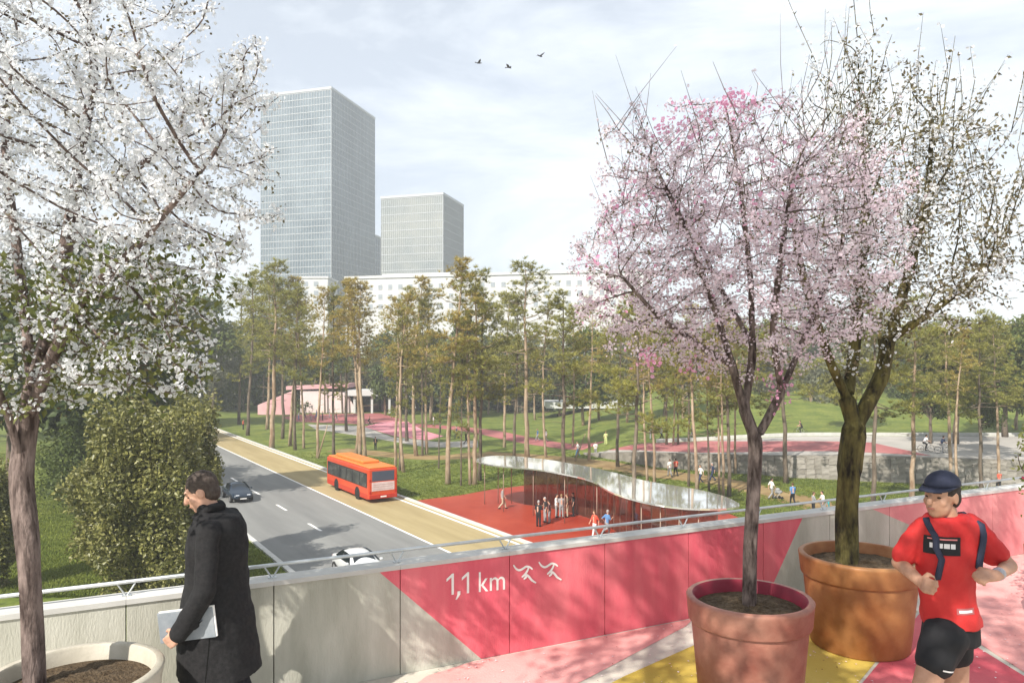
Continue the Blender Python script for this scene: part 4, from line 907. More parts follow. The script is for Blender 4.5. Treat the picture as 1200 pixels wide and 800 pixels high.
# ------------------------------------------------------------------ vehicles
HEAD = math.atan2(1, RA)                                   # road direction, pointing away
def wheel(parent, x, y, R, w, side_):
    wz = empty('wheel', (x, y, R), 0, parent); s_ = 1 if side_ > 0 else -1
    prof = [(R*0.62, -w/2), (R*0.93, -w/2), (R, -w*0.36), (R, w*0.36), (R*0.93, w/2), (R*0.62, w/2)]
    def lath(pr, n=24):
        m_ = MB().lathe(pr, n); m_.v = [(a, c*s_*-1, b) for a, b, c in m_.v]; return m_
    lath(prof).build('tyre', rubber, wz, True); lath([(0.001, -w*0.42), (R*0.22, -w*0.44), (R*0.30, -w*0.36), (R*0.55, -w*0.38), (R*0.62, -w*0.47), (R*0.64, -w*0.3)]).build('rim', chrome, wz, True)
def car(pos, ang, paint, label, cat='car'):
    """local +x is the front"""
    t = empty('car', pos, ang); tag(t, label, cat)
    # stations: x, half width, z bottom, z belt, z roof (== belt where there is no cabin), half width of roof
    st = [(-2.20,.62,.42,.70,.70,.5), (-2.12,.78,.30,.88,.88,.62), (-1.75,.86,.26,.98,.98,.70), (-1.45,.88,.25,.99,1.00,.66), (-0.95,.89,.24,.97,1.36,.58), (-0.30,.90,.24,.95,1.44,.58), (0.25,.90,.24,.94,1.42,.58), (1.02,.89,.24,.93,.96,.66), (1.50,.87,.25,.86,.86,.70), (1.95,.82,.27,.74,.74,.64), (2.18,.70,.33,.62,.62,.54), (2.25,.55,.40,.55,.55,.45)]
    vs = []; fs = []
    ring = lambda x, w, zb, zm, zr, wr: [(x, -w*0.9, zb), (x, -w, (zb+zm)/2), (x, -w*0.965, zm), (x, -wr, zr), (x, 0, zr+0.03), (x, wr, zr), (x, w*0.965, zm), (x, w, (zb+zm)/2), (x, w*0.9, zb)]
    for s_ in st: vs += ring(*s_)
    k = 9
    for i in range(len(st)-1):
        for j in range(k-1): a = i*k+j; fs.append((a, a+1, a+k+1, a+k))
        fs.append((i*k+k-1, i*k, (i+1)*k, (i+1)*k+k-1))
    fs += [tuple(range(k)), tuple(reversed(range((len(st)-1)*k, len(st)*k)))]
    b = MB().add(vs, fs).build('body', paint, t, True)
    bm = bmesh.new(); bm.from_mesh(b.data); bmesh.ops.recalc_face_normals(bm, faces=bm.faces[:]); bm.to_mesh(b.data); bm.free()
    sb = b.modifiers.new('s', 'SUBSURF'); sb.levels = sb.render_levels = 2
    def pane(name, q, off, n=1):
        q = [Vector(p) for p in q]; c = sum(q, Vector())/len(q); nn = (q[1]-q[0]).cross(q[-1]-q[0]).normalized(); m_ = MB()
        if nn.dot(c-Vector((0,0,0.7))) < 0: nn = -nn
        q = [c+(p-c)*0.93 for p in q]; m_.add([p+nn*off for p in q]+[p-nn*0.03 for p in q], [tuple(range(len(q)))]+[(i, (i+1) % len(q), len(q)+(i+1) % len(q), len(q)+i) for i in range(len(q))]); return m_.build(name, glass_d, t)
    pane('windscreen', [(1.00,-.66,.95),(1.00,.66,.95),(0.38,.55,1.36),(0.38,-.55,1.36)], 0.02)
    pane('rear_window', [(-1.42,-.64,1.0),(-1.42,.64,1.0),(-1.00,.54,1.31),(-1.00,-.54,1.31)], 0.02)
    for s_ in (-1, 1):
        pane('side_window', [(0.86,s_*.845,.96),(0.25,s_*.60,1.36),(-0.28,s_*.60,1.38),(-0.28,s_*.86,.98)], 0.035)
        pane('side_window', [(-0.36,s_*.86,.98),(-0.36,s_*.60,1.38),(-0.88,s_*.60,1.32),(-1.25,s_*.82,1.01)], 0.035)
        h = MB().box(1.93, 2.16, s_*.44-.14, s_*.44+.14, .56, .68); o = h.build('headlight', mat('headlight_glass', (0.75,0.77,0.8), rough=0.15), t); bevel(o, 0.03)
        MB().box(-2.20, -2.08, s_*.58-.12, s_*.58+.12, .70, .82).build('tail_light', mat('tail_red', (0.4,0.01,0.01), rough=0.2), t)
        m_ = MB().box(0.72, 0.90, s_*0.90-.02, s_*1.03+.0, .95, 1.07) if s_ > 0 else MB().box(0.72, 0.90, -1.03, -0.88, .95, 1.07); bevel(m_.build('mirror', paint, t), 0.03)
    MB().box(2.12, 2.245, -.42, .42, .44, .53).build('grille', black_m, t); MB().box(2.20, 2.262, -.25, .25, .34, .43).build('number_plate', white_f, t)
    MB().box(-0.03, 0.03, -0.05, 0.05, 0, 0.001)
    for x in (-1.35, 1.38):
        for s_ in (-1, 1): wheel(t, x, s_*0.80, 0.32, 0.21, s_)
    return t
p = P(287, 588); car(Vector(rp(16.9, 61.2)).to_3d()+Vector((0,0,GZ+0.022)), HEAD+math.pi, mat('paint_dark_blue', (0.012,0.022,0.038), rough=0.22, spec=0.6), 'dark blue saloon car driving towards the bridge')
car(Vector(rp(17.3, 39.0)).to_3d()+Vector((0,0,GZ+0.022)), HEAD+math.pi, mat('paint_silver', (0.62,0.63,0.62), rough=0.28, spec=0.6, metal=0.15), 'silver white car half hidden behind the parapet')
def bus():
    rl = P(432, 590.5); d = Vector((RA, 1, 0)).normalized(); rt = Vector((d.y, -d.x, 0)); Lb, Wb, Hb = 10.2, 2.55, 2.95
    c = rl+rt*Wb/2+d*Lb/2; c.z = GZ+0.022
    t = empty('city_bus', c, math.atan2(d.y, d.x)); tag(t, 'orange red city bus driving away in the ochre lane', 'bus')
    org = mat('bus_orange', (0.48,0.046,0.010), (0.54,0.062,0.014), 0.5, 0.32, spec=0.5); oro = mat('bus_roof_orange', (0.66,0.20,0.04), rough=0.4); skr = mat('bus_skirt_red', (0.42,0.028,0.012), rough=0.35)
    x0, x1, y = -Lb/2, Lb/2, Wb/2
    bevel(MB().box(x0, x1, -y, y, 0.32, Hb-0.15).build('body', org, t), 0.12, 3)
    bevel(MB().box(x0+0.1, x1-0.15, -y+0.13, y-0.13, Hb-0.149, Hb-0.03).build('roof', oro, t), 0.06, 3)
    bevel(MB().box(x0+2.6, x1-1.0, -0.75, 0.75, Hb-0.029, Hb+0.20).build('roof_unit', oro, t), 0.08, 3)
    for s_ in (1, -1):
        yy = s_*(y+0.004); bevel(MB().box(x0+0.35, x1-0.25, min(yy, yy-s_*0.03), max(yy, yy-s_*0.03)+0.0, 1.22, 2.42).build('window_band', black_m, t), 0.05)
        for i in range(6):
            a = x0+0.45+i*1.56; ys = sorted((s_*(y+0.006), s_*(y+0.020))); bevel(MB().box(a, a+1.44, ys[0], ys[1], 1.28, 2.36).build('window_pane', mat('bus_glass', (0.018,0.020,0.018), (0.085,0.085,0.07), 1.1, 0.08, spec=0.6), t), 0.03)
        ys = sorted((s_*(y+0.003), s_*(y-0.05))); MB().box(x0+0.2, x1-0.2, ys[0], ys[1], 0.31, 0.72).build('skirt', skr, t)
        for xw in (x0+2.5, x1-2.6):
            m_ = MB(); m_.tube([(xw, s_*(y-0.2), 0.5), (xw, s_*(y+0.007), 0.5)], 0.56, 24); m_.build('wheel_arch', black_m, t); wheel(t, xw, s_*(y-0.125), 0.48, 0.29, s_)
    # rear: window, panel, bumper, lights
    bevel(MB().box(x0-0.015, x0+0.02, -0.98, 0.98, 1.78, 2.60).build('rear_window', mat('rear_glass', (0.05,0.08,0.11), rough=0.12, spec=0.7), t), 0.04)
    bevel(MB().box(x0-0.018, x0+0.02, -1.0, 1.0, 0.98, 1.70).build('rear_panel', mat('rear_panel_pale', (0.55,0.40,0.38), (0.66,0.55,0.53), 2.0, 0.5), t), 0.03)
    for z in (1.12, 1.30, 1.48): MB().box(x0-0.028, x0-0.0185, -0.85, 0.85, z, z+0.03).build('vent_slat', mat('vent_grey', (0.38,0.27,0.26), rough=0.5), t)
    bevel(MB().box(x0-0.06, x0+0.1, -y+0.04, y-0.04, 0.33, 0.70).build('rear_bumper', skr, t), 0.05)
    for s_ in (-1, 1):
        for z in (0.78, 1.75): MB().box(x0-0.022, x0+0.02, s_*1.13-0.07, s_*1.13+0.07, z, z+0.2).build('tail_light', mat('tail_red', (0.4,0.01,0.01), rough=0.2), t)
    MB().box(x0-0.066, x0-0.058, -0.26, 0.26, 0.45, 0.56).build('number_plate', white_f, t)
    bevel(MB().box(x1-0.02, x1+0.015, -1.1, 1.1, 1.05, 2.55).build('windscreen', glass_d, t), 0.05)
bus()

# ------------------------------------------------------------------ people
def cap_prim(p0, r0, p1, r1, n=12):
    p0, p1 = Vector(p0), Vector(p1); d = p1-p0; L = d.length; d = d.normalized() if L > 1e-6 else Vector((0,0,1))
    a = d.cross(Vector((0.3,0.9,0.2))).normalized(); c = d.cross(a); vs = []; fs = []; rings = []
    for t in (-1, -0.7, -0.35): rings.append((p0+d*r0*t, r0*math.sqrt(max(0.0, 1-t*t))))
    rings += [(p0, r0), (p1, r1)]
    for t in (0.35, 0.7, 1): rings.append((p1+d*r1*t, r1*math.sqrt(max(0.0, 1-t*t))))
    for q, r_ in rings:
        r_ = max(r_, 1e-4)
        for k in range(n): an = 2*math.pi*k/n; vs.append(q+(a*math.cos(an)+c*math.sin(an))*r_)
    for i in range(len(rings)-1):
        for k in range(n): fs.append((i*n+k, i*n+(k+1) % n, (i+1)*n+(k+1) % n, (i+1)*n+k))
    fs += [tuple(reversed(range(n))), tuple((len(rings)-1)*n+k for k in range(n))]; return vs, fs
def ell_prim(c, rad, fr=None, n=14):
    c = Vector(c); fr = fr or (Vector((1,0,0)), Vector((0,1,0)), Vector((0,0,1))); vs = []; fs = []; m_ = n//2
    for i in range(m_+1):
        th = math.pi*i/m_
        for k in range(n):
            ph = 2*math.pi*k/n; s_ = max(math.sin(th), 1e-3); vs.append(c+fr[0]*rad[0]*s_*math.cos(ph)+fr[1]*rad[1]*s_*math.sin(ph)+fr[2]*rad[2]*math.cos(th))
    for i in range(m_):
        for k in range(n): fs.append((i*n+k, (i+1)*n+k, (i+1)*n+(k+1) % n, i*n+(k+1) % n))
    fs += [tuple(range(n)), tuple(reversed(range(m_*n, m_*n+n)))]; return vs, fs
def loft_prim(rings, n=20):
    """rings: (cx, cy, cz, ax, ay, tilt angle about z)"""
    vs = []; fs = []
    for cx, cy, cz, ax, ay, an in rings:
        for k in range(n):
            t = 2*math.pi*k/n; x, y = ax*math.cos(t), ay*math.sin(t); vs.append(Vector((cx+x*math.cos(an)-y*math.sin(an), cy+x*math.sin(an)+y*math.cos(an), cz)))
    for i in range(len(rings)-1):
        for k in range(n): fs.append((i*n+k, i*n+(k+1) % n, (i+1)*n+(k+1) % n, (i+1)*n+k))
    fs += [tuple(reversed(range(n))), tuple((len(rings)-1)*n+k for k in range(n))]
    if rings[-1][2] < rings[0][2]: fs = [tuple(reversed(f)) for f in fs]
    return vs, fs
def fuse(prims, voxel, sm=4, wrinkle=0.0, wscale=9.0):
    m_ = MB()
    for vs, fs in prims: m_.add(vs, fs)
    me = m_.mesh('f'); bm = bmesh.new(); bm.from_mesh(me); bmesh.ops.recalc_face_normals(bm, faces=bm.faces[:]); bm.to_mesh(me); bm.free()
    o = bpy.data.objects.new('f', me); COL.objects.link(o)
    r_ = o.modifiers.new('r', 'REMESH'); r_.mode = 'VOXEL'; r_.voxel_size = voxel; r_.use_smooth_shade = True
    if sm: s_ = o.modifiers.new('s', 'SMOOTH'); s_.iterations = sm; s_.factor = 0.5
    dg = bpy.context.evaluated_depsgraph_get(); res = bpy.data.meshes.new_from_object(o.evaluated_get(dg)); bpy.data.objects.remove(o)
    if wrinkle:
        from mathutils import noise
        nr = [v.normal.copy() for v in res.vertices]
        for v, n_ in zip(res.vertices, nr):
            q = v.co*wscale; v.co += n_*wrinkle*(noise.noise(Vector((q.x, q.y, q.z*0.45)))+0.5*noise.noise(q*2.3))
        res.update()
    res.polygons.foreach_set('use_smooth', np.ones(len(res.polygons), bool)); return res
def frame(fwd, up=(0,0,1)):
    f = Vector(fwd).normalized(); u = Vector(up); l = u.cross(f).normalized(); u = f.cross(l).normalized(); return f, l, u     # forward, left, up
def head_prims(c, fwd, up=(0,0,1), s=1.0):
    f, l, u = frame(fwd, up); c = Vector(c); g = lambda a, b, d: c+(f*a+l*b+u*d)*s
    fr = (f, l, u)
    pr = [ell_prim(g(-0.01,0,0.025), (0.098*s,0.076*s,0.098*s), fr), ell_prim(g(0.022,0,-0.045), (0.070*s,0.060*s,0.075*s), fr), ell_prim(g(0.055,0,-0.088), (0.030*s,0.032*s,0.024*s), fr),
          cap_prim(g(0.088,0,0.018), 0.011*s, g(0.110,0,-0.022), 0.015*s), ell_prim(g(0.082,0,-0.055), (0.014*s,0.026*s,0.012*s), fr), ell_prim(g(0.074,0,0.036), (0.020*s,0.055*s,0.012*s), fr)]
    for b in (-1, 1): pr += [ell_prim(g(-0.008,b*0.079,-0.006), (0.020*s,0.010*s,0.033*s), fr), ell_prim(g(0.055,b*0.040,-0.025), (0.024*s,0.022*s,0.024*s), fr)]
    return pr
def head_details(c, fwd, up, s, parent, hair_m, hair='short'):
    f, l, u = frame(fwd, up); c = Vector(c); g = lambda a, b, d: c+(f*a+l*b+u*d)*s; fr = (f, l, u)
    for b in (-1, 1):
        link('eye', MB().add(*ell_prim(g(0.072,b*0.031,0.004), (0.009*s,0.012*s,0.006*s), fr, 10)).mesh('eye'), mat('eye_dark', (0.05,0.03,0.02), rough=0.2), parent, True)
        link('eyebrow', MB().add(*cap_prim(g(0.090,b*0.016,0.030), 0.005*s, g(0.080,b*0.048,0.032), 0.004*s, 8)).mesh('eyebrow'), hair_m, parent, True)
    link('mouth', MB().add(*ell_prim(g(0.0935,0,-0.056), (0.006*s,0.022*s,0.005*s), fr, 10)).mesh('mouth'), mat('lips', (0.36,0.13,0.10), rough=0.5), parent, True)
    if hair: link('hair', fuse([ell_prim(g(-0.022,0,0.040), (0.102*s,0.084*s,0.098*s), fr), ell_prim(g(-0.055,0,-0.015), (0.058*s,0.078*s,0.070*s), fr)], 0.010*s, 3, 0.003, 60), hair_m, parent, True)
def hand_prims(w, d, palm_n, thumb_dir, s=1.0, curl=0.5, fist=False):
    """w wrist, d hand direction, palm_n the way the palm faces; five fingers"""
    d = Vector(d).normalized(); pn = Vector(palm_n); pn = (pn-d*pn.dot(d)).normalized(); sd = d.cross(pn).normalized()
    if sd.dot(Vector(thumb_dir)) < 0: sd = -sd
    w = Vector(w); pr = [cap_prim(w-d*0.02*s, 0.026*s, w+d*0.02*s, 0.028*s)]
    for k in (-0.027, -0.009, 0.009, 0.027): pr.append(cap_prim(w+d*0.015*s+sd*k*0.8*s, 0.016*s, w+d*0.085*s+sd*k*1.15*s, 0.0135*s))
    for k, L in ((0.031, 0.072), (0.011, 0.080), (-0.010, 0.074), (-0.030, 0.058)):
        b = w+d*0.088*s+sd*k*1.1*s; a0 = curl*0.8; dirs = []
        for j in range(3): an = a0*(0.6+0.9*j)*(1.5 if fist else 1.0); dirs.append((d*math.cos(an)+pn*math.sin(an)).normalized())
        q = b
        for j, fr_ in enumerate((0.45, 0.32, 0.23)):
            e = q+dirs[j]*L*fr_*s; pr.append(cap_prim(q, (0.0098-0.0008*j)*s, e, (0.0092-0.0009*j)*s, 8)); q = e
    b = w+d*0.022*s+sd*0.030*s; t1 = b+(sd*0.8+d*0.75+pn*0.25).normalized()*0.042*s; t2 = t1+(d*0.9+pn*(0.5 if not fist else 1.0)-sd*(0.0 if not fist else 0.4)).normalized()*0.034*s
    pr += [cap_prim(b, 0.0135*s, t1, 0.0115*s, 8), cap_prim(t1, 0.0115*s, t2, 0.009*s, 8)]; return pr
def decal(src, c, right, upv, nrm, w, h, name, m, parent, nx=8, ny=5, off=0.003):
    me = src.data; bv = BVHTree.FromPolygons([v.co for v in me.vertices], [tuple(p.vertices) for p in me.polygons])
    right, upv, nrm = Vector(right).normalized(), Vector(upv).normalized(), Vector(nrm).normalized(); c = Vector(c); vs = []; fs = []
    for j in range(ny+1):
        for i in range(nx+1):
            p = c+right*w*(i/nx-0.5)+upv*h*(j/ny-0.5); hit = bv.ray_cast(p+nrm*0.4, -nrm, 1.0); vs.append((hit[0]+nrm*off) if hit[0] is not None else p)
    for j in range(ny):
        for i in range(nx): a = j*(nx+1)+i; fs.append((a, a+1, a+nx+2, a+nx+1))
    return MB().add(vs, fs).build(name, m, parent, True)

# --- man in the long dark coat, walking left, looking down
def man():
    s = 183.0; Y = F/s; u0 = 247; root = empty('person', ((u0-UC)/F*Y, Y, 0.006)); tag(root, 'stooping person in long black coat walking left with a grey folder', 'person')
    X = lambda u: (u-u0)/s
    Z = lambda v: CZ-(v-VH)/s
    def pt(u, v, y=0.0): return Vector((X(u), y, Z(v)))
    hc = pt(236, 578, 0.0); hf = Vector((-0.90, -0.22, -0.42)); hu = Vector((-0.42, 0.0, 0.9))
    coat_m = mat('black_wool', (0.010,0.010,0.011), (0.020,0.019,0.020), 40, 0.9, 0.3, 220)
    trou = mat('dark_trousers', (0.012,0.013,0.017), rough=0.9); shoe = mat('black_leather', (0.01,0.009,0.008), rough=0.35)
    sh_n, sh_f = pt(258, 616, -0.185), pt(254, 616, 0.185); el_n, el_f = pt(259, 678, -0.265), pt(246, 680, 0.26); wr_n, wr_f = pt(234, 724, -0.27), pt(222, 722, 0.22)
    hip_n, hip_f = pt(256, 718, -0.09), pt(256, 718, 0.09); kn_n, kn_f = pt(240, 798, -0.09), pt(268, 800, 0.09); an_n, an_f = Vector((X(226), -0.09, 0.09)), Vector((X(292), 0.09, 0.13))
    body = head_prims(hc, hf, hu, 1.02)+[cap_prim(pt(243,590), 0.058, pt(252,612), 0.068), ell_prim(pt(254,650), (0.13,0.18,0.27)), cap_prim(pt(256,690), 0.13, pt(256,725), 0.14),
            cap_prim(sh_n, 0.055, el_n, 0.042), cap_prim(el_n, 0.042, wr_n, 0.030), cap_prim(sh_f, 0.055, el_f, 0.042), cap_prim(el_f, 0.042, wr_f, 0.030),
            cap_prim(hip_n, 0.085, kn_n, 0.058), cap_prim(kn_n, 0.056, an_n, 0.040), cap_prim(hip_f, 0.085, kn_f, 0.058), cap_prim(kn_f, 0.056, an_f, 0.040), cap_prim(an_n, 0.04, an_n+Vector((-0.13,0,-0.045)), 0.036), cap_prim(an_f, 0.04, an_f+Vector((-0.10,0,-0.085)), 0.036)]
    body += hand_prims(wr_n, (-0.75,0.1,-0.62), (0.1,1,0.1), (-1,0,0.6), 1.0, 0.75)+hand_prims(wr_f, (-0.6,-0.1,-0.75), (0,-1,0), (-1,0,0.4), 1.0, 0.6)
    link('body', fuse(body, 0.0075, 3), skin_m, root, True)
    hair_m = mat('hair_brown_grey', (0.045,0.032,0.026), (0.085,0.068,0.058), 60, 0.8)
    head_details(hc, hf, hu, 1.02, root, hair_m)
    rows = [(598,237,262,.10), (606,229,281,.175), (618,224,286,.215), (640,222,288,.215), (664,221,288,.205), (703,216,291,.215), (745,212,297,.235), (770,210,302,.25), (786,209,306,.262)]
    rings = [((X(a)+X(b))/2, 0, Z(v), (X(b)-X(a))/2, d, 0) for v, a, b, d in rows]
    coat = [loft_prim(rings, 28), cap_prim(sh_n, 0.078, el_n, 0.066), cap_prim(el_n, 0.066, wr_n+(wr_n-el_n)*0.02, 0.052), cap_prim(sh_f, 0.078, el_f, 0.066), cap_prim(el_f, 0.066, wr_f, 0.052), cap_prim(pt(243,597,-0.05), 0.045, pt(243,597,0.05), 0.045)]
    ct = link('coat', fuse(coat, 0.012, 2, 0.016, 6.5), coat_m, root, True)
    decal(ct, pt(262, 716, -0.2), (1,0,0.12), (0,0,1), (0,-1,0), 0.15, 0.055, 'pocket_flap', coat_m, root, 6, 3, 0.008)
    decal(ct, pt(262, 752, -0.2), (1,0,0), (0.05,0,1), (0,-1,0), 0.006, 0.32, 'side_seam', mat('seam_dark', (0.004,0.004,0.004), rough=1), root, 1, 12, 0.002)
    link('collar', fuse([cap_prim(pt(233,606,-0.04), 0.028, pt(252,594,-0.075), 0.030), cap_prim(pt(252,594,-0.075), 0.030, pt(259,594,0.0), 0.032), cap_prim(pt(259,594,0), 0.032, pt(252,594,0.075), 0.03), cap_prim(pt(252,594,0.075), 0.03, pt(233,606,0.04), 0.028)], 0.010, 3), coat_m, root, True)
    link('trousers', fuse([cap_prim(hip_n, 0.105, kn_n, 0.088), cap_prim(kn_n, 0.088, an_n+Vector((0,0,0.03)), 0.072), cap_prim(hip_f, 0.105, kn_f, 0.088), cap_prim(kn_f, 0.088, an_f+Vector((0,0,0.03)), 0.072)], 0.014, 3, 0.006, 10), trou, root, True)
    for a, dz in ((an_n, 0.0), (an_f, 0.0)):
        toe = Vector((a.x-0.19, a.y, 0.045)); link('shoe', fuse([cap_prim((a.x+0.05, a.y, 0.048 if a is an_n else 0.085), 0.046, toe, 0.042), cap_prim((a.x, a.y, 0.09 if a is an_n else 0.12), 0.05, (a.x-0.06, a.y, 0.06), 0.045)], 0.010, 2), shoe, root, True)
    # folder held between arm and coat: a thing of its own
    c = pt(239, 716, -0.232); fo = empty('folder', root.location+c); tag(fo, 'pale grey folder held under the arm of the stooping person', 'folder'); fo.rotation_euler = (0, math.radians(-7), 0)
    o = MB().box(-0.175, 0.165, -0.010, 0.010, -0.10, 0.085).build('cover', mat('folder_grey', (0.20,0.225,0.25), (0.28,0.30,0.32), 10, 0.5), fo); bevel(o, 0.004)
    MB().box(-0.165, 0.172, -0.006, 0.006, -0.095, 0.092).build('paper_sheets', mat('paper', (0.78,0.77,0.74), rough=0.8), fo)
man()

# --- runner in red
def runner():
    s = 198.0; Y = F/s; u0 = 1112; root = empty('person', ((u0-UC)/F*Y, Y, 0.006)); tag(root, 'runner in red shirt, black shorts and dark cap at the right', 'person')
    X = lambda u: (u-u0)/s
    Z = lambda v: CZ-(v-VH)/s
    def pt(u, v, y=0.0): return Vector((X(u), y, Z(v)))
    hc = pt(1100, 581, -0.02); hf = Vector((-0.86, -0.50, -0.05)); hu = Vector((0.03, 0, 1))
    red = mat('shirt_red', (0.42,0.015,0.016), (0.50,0.030,0.028), 5, 0.75, 0.2, 200); blk = mat('shorts_black', (0.010,0.010,0.012), rough=0.75)
    navy = mat('navy_cloth', (0.020,0.024,0.045), (0.035,0.04,0.07), 12, 0.75)
    # torso faces the lower left; shoulder line from (1074,616) near/left to (1142,612)
    sR, sL = pt(1082, 620, 0.01), pt(1138, 616, 0.03)
    eR = pt(1060, 663, 0.06); wR = pt(1062, 674, -0.16); eL = pt(1180, 663, -0.02); wL = pt(1139, 662, -0.22)
    hpR, hpL = pt(1097, 735, -0.08), pt(1124, 735, 0.07); kR = pt(1064, 812, -0.13); kL = pt(1132, 830, 0.09); aR = Vector((X(1082), -0.10, 0.10)); aL = Vector((X(1212), 0.11, 0.40))
    body = head_prims(hc, hf, hu, 1.08)+[cap_prim(pt(1108,596), 0.056, pt(1111,616), 0.066), ell_prim(pt(1111,655), (0.16,0.12,0.25)), cap_prim(pt(1111,700), 0.125, pt(1111,732), 0.13),
        cap_prim(sR, 0.045, eR, 0.044), cap_prim(eR, 0.044, wR, 0.030), cap_prim(sL, 0.045, eL, 0.044), cap_prim(eL, 0.044, wL, 0.030),
        cap_prim(hpR, 0.095, kR, 0.066), cap_prim(kR, 0.064, aR.lerp(kR, 0.55), 0.058), cap_prim(aR.lerp(kR, 0.55), 0.058, aR, 0.040), cap_prim(hpL, 0.095, kL, 0.066), cap_prim(kL, 0.064, aL.lerp(kL, 0.6), 0.058), cap_prim(aL.lerp(kL, 0.6), 0.058, aL, 0.040),
        cap_prim(aR, 0.04, aR+Vector((-0.15,-0.03,-0.05)), 0.036), cap_prim(aL, 0.04, aL+Vector((0.05,0,-0.15)), 0.036)]
    body += hand_prims(wR, (-0.25,-0.95,0.12), (0.9,0,-0.2), (0,0,1), 1.05, 1.15, True)+hand_prims(wL, (-0.93,-0.30,0.08), (0,0.5,-0.8), (-0.1,-0.3,1), 1.05, 1.0, True)
    link('body', fuse(body, 0.008, 3), skin_t, root, True)
    hair_m = mat('hair_dark', (0.02,0.015,0.012), (0.04,0.03,0.025), 60, 0.8); head_details(hc, hf, hu, 1.08, root, hair_m)
    f, l, u = frame(hf, hu); g = lambda a, b, d: hc+(f*a+l*b+u*d)*1.08
    crown = MB().add(*ell_prim(g(-0.020,0,0.056), (0.115,0.091,0.088), (f, l, u), 24)); me = crown.mesh('cap_crown'); bm = bmesh.new(); bm.from_mesh(me); bmesh.ops.bisect_plane(bm, geom=bm.verts[:]+bm.edges[:]+bm.faces[:], plane_co=g(0,0,0.056), plane_no=u, clear_inner=True); bm.to_mesh(me); bm.free()
    capo = empty('cap', (0,0,0), 0, root); o = link('cap_crown', me, navy, capo, True); so = o.modifiers.new('s', 'SOLIDIFY'); so.thickness = 0.006
    vs = []; fs = []; n = 14
    for i in range(n+1):
        a = math.pi*(i/n-0.5)*0.95; vs += [g(-0.020+0.114*math.cos(a), 0.090*math.sin(a), 0.058), g(0.035+0.122*math.cos(a), 0.074*math.sin(a), 0.050-0.010*abs(math.sin(a)))]
        if i: fs.append((2*i-2, 2*i-1, 2*i+1, 2*i))
    o = MB().add(vs, fs).build('brim', navy, capo, True); so = o.modifiers.new('s', 'SOLIDIFY'); so.thickness = 0.006
    rows = [(604,1088,1132,.085), (611,1078,1142,.115), (622,1074,1144,.130), (645,1074,1142,.142), (672,1076,1140,.136), (700,1078,1142,.135), (722,1080,1147,.150), (731,1081,1148,.155)]
    shirt = [loft_prim([((X(a)+X(b))/2, 0, Z(v), (X(b)-X(a))/2, d, 0.12) for v, a, b, d in rows], 28), cap_prim(sR, 0.072, sR.lerp(eR, 0.76), 0.070), cap_prim(sL, 0.070, sL.lerp(eL, 0.70), 0.075)]
    sh = link('shirt', fuse(shirt, 0.009, 2, 0.019, 7), red, root, True)
    link('neckband', fuse([cap_prim(pt(1108+13*math.cos(a), 606.5, 0.068*math.sin(a)), 0.011, pt(1108+13*math.cos(a+0.53), 606.5, 0.068*math.sin(a+0.53)), 0.011) for a in np.arange(0, 6.28, 0.524)], 0.006, 2), navy, root, True)
    so_ = [loft_prim([((X(a)+X(b))/2, 0, Z(v), (X(b)-X(a))/2, d, 0.1) for v, a, b, d in ((722,1084,1143,.130), (738,1082,1146,.145), (752,1082,1146,.145))], 24), cap_prim(hpR+Vector((0,0,-0.03)), 0.125, hpR.lerp(kR, 0.40), 0.104), cap_prim(hpL+Vector((0,0,-0.03)), 0.125, hpL.lerp(kL, 0.36), 0.106)]
    sho = link('shorts', fuse(so_, 0.011, 2, 0.008, 8), blk, root, True)
    front = Vector((-0.30, -0.95, 0)).normalized(); rt = Vector((0.95, -0.30, 0))
    decal(sh, pt(1092.5, 635, -0.1), rt, (0.02,0,1), front, 0.185, 0.105, 'chest_print', mat('print_black', (0.012,0.012,0.014), rough=0.7), root)
    wpm = mat('print_white', (0.62,0.60,0.60), rough=0.7)
    for dx, w_ in ((-0.052, 0.026), (-0.018, 0.034), (0.020, 0.03), (0.052, 0.024)): decal(sh, pt(1092.5, 635, -0.1)+rt*dx, rt, (0.02,0,1), front, w_, 0.028, 'print_mark', wpm, root, 3, 2, 0.006)
    decal(sh, pt(1092.5, 627.5, -0.1), rt, (0.02,0,1), front, 0.15, 0.008, 'print_line', mat('print_pink', (0.6,0.2,0.2), rough=0.7), root, 5, 1, 0.006)
    decal(sh, pt(1117, 708, -0.1), rt, (0,0,1), front, 0.10, 0.034, 'hem_print', mat('print_grey_red', (0.34,0.10,0.10), rough=0.7), root, 4, 2, 0.004); decal(sh, pt(1117, 708, -0.1), rt, (0,0,1), front, 0.075, 0.014, 'print_mark', wpm, root, 4, 2, 0.007)
    # a small swept mark on the shorts
    decal(sho, pt(1088, 771, -0.1), Vector((1,0,-0.22)), (0.15,0,1), (0,-1,0), 0.075, 0.009, 'shorts_mark', wpm, root, 4, 1, 0.004)
    # backpack: straps over the shoulders and a slim pack behind
    for a, b_, c_ in ((pt(1081,607,-0.03), pt(1075,628,-0.175), pt(1078,672,-0.175)), (pt(1134,607,0.07), pt(1141,630,-0.10), pt(1141,662,-0.135))):
        vs = []; fs = []; me = sh.data; bv = BVHTree.FromPolygons([v.co for v in me.vertices], [tuple(p.vertices) for p in me.polygons]); K = 8
        for i in range(K+1):
            t = i/K; q = a.lerp(b_, t*2) if t < 0.5 else b_.lerp(c_, t*2-1); h_, nn, _, _ = bv.find_nearest(q); sd = Vector((0.019, 0.003, 0)); nn = nn.normalized(); vs += [h_+nn*0.010-sd, h_+nn*0.012+sd]
            if i: fs.append((2*i-2, 2*i-1, 2*i+1, 2*i))
        o = MB().add(vs, fs).build('backpack_strap', navy, root, True); so = o.modifiers.new('s', 'SOLIDIFY'); so.thickness = 0.010
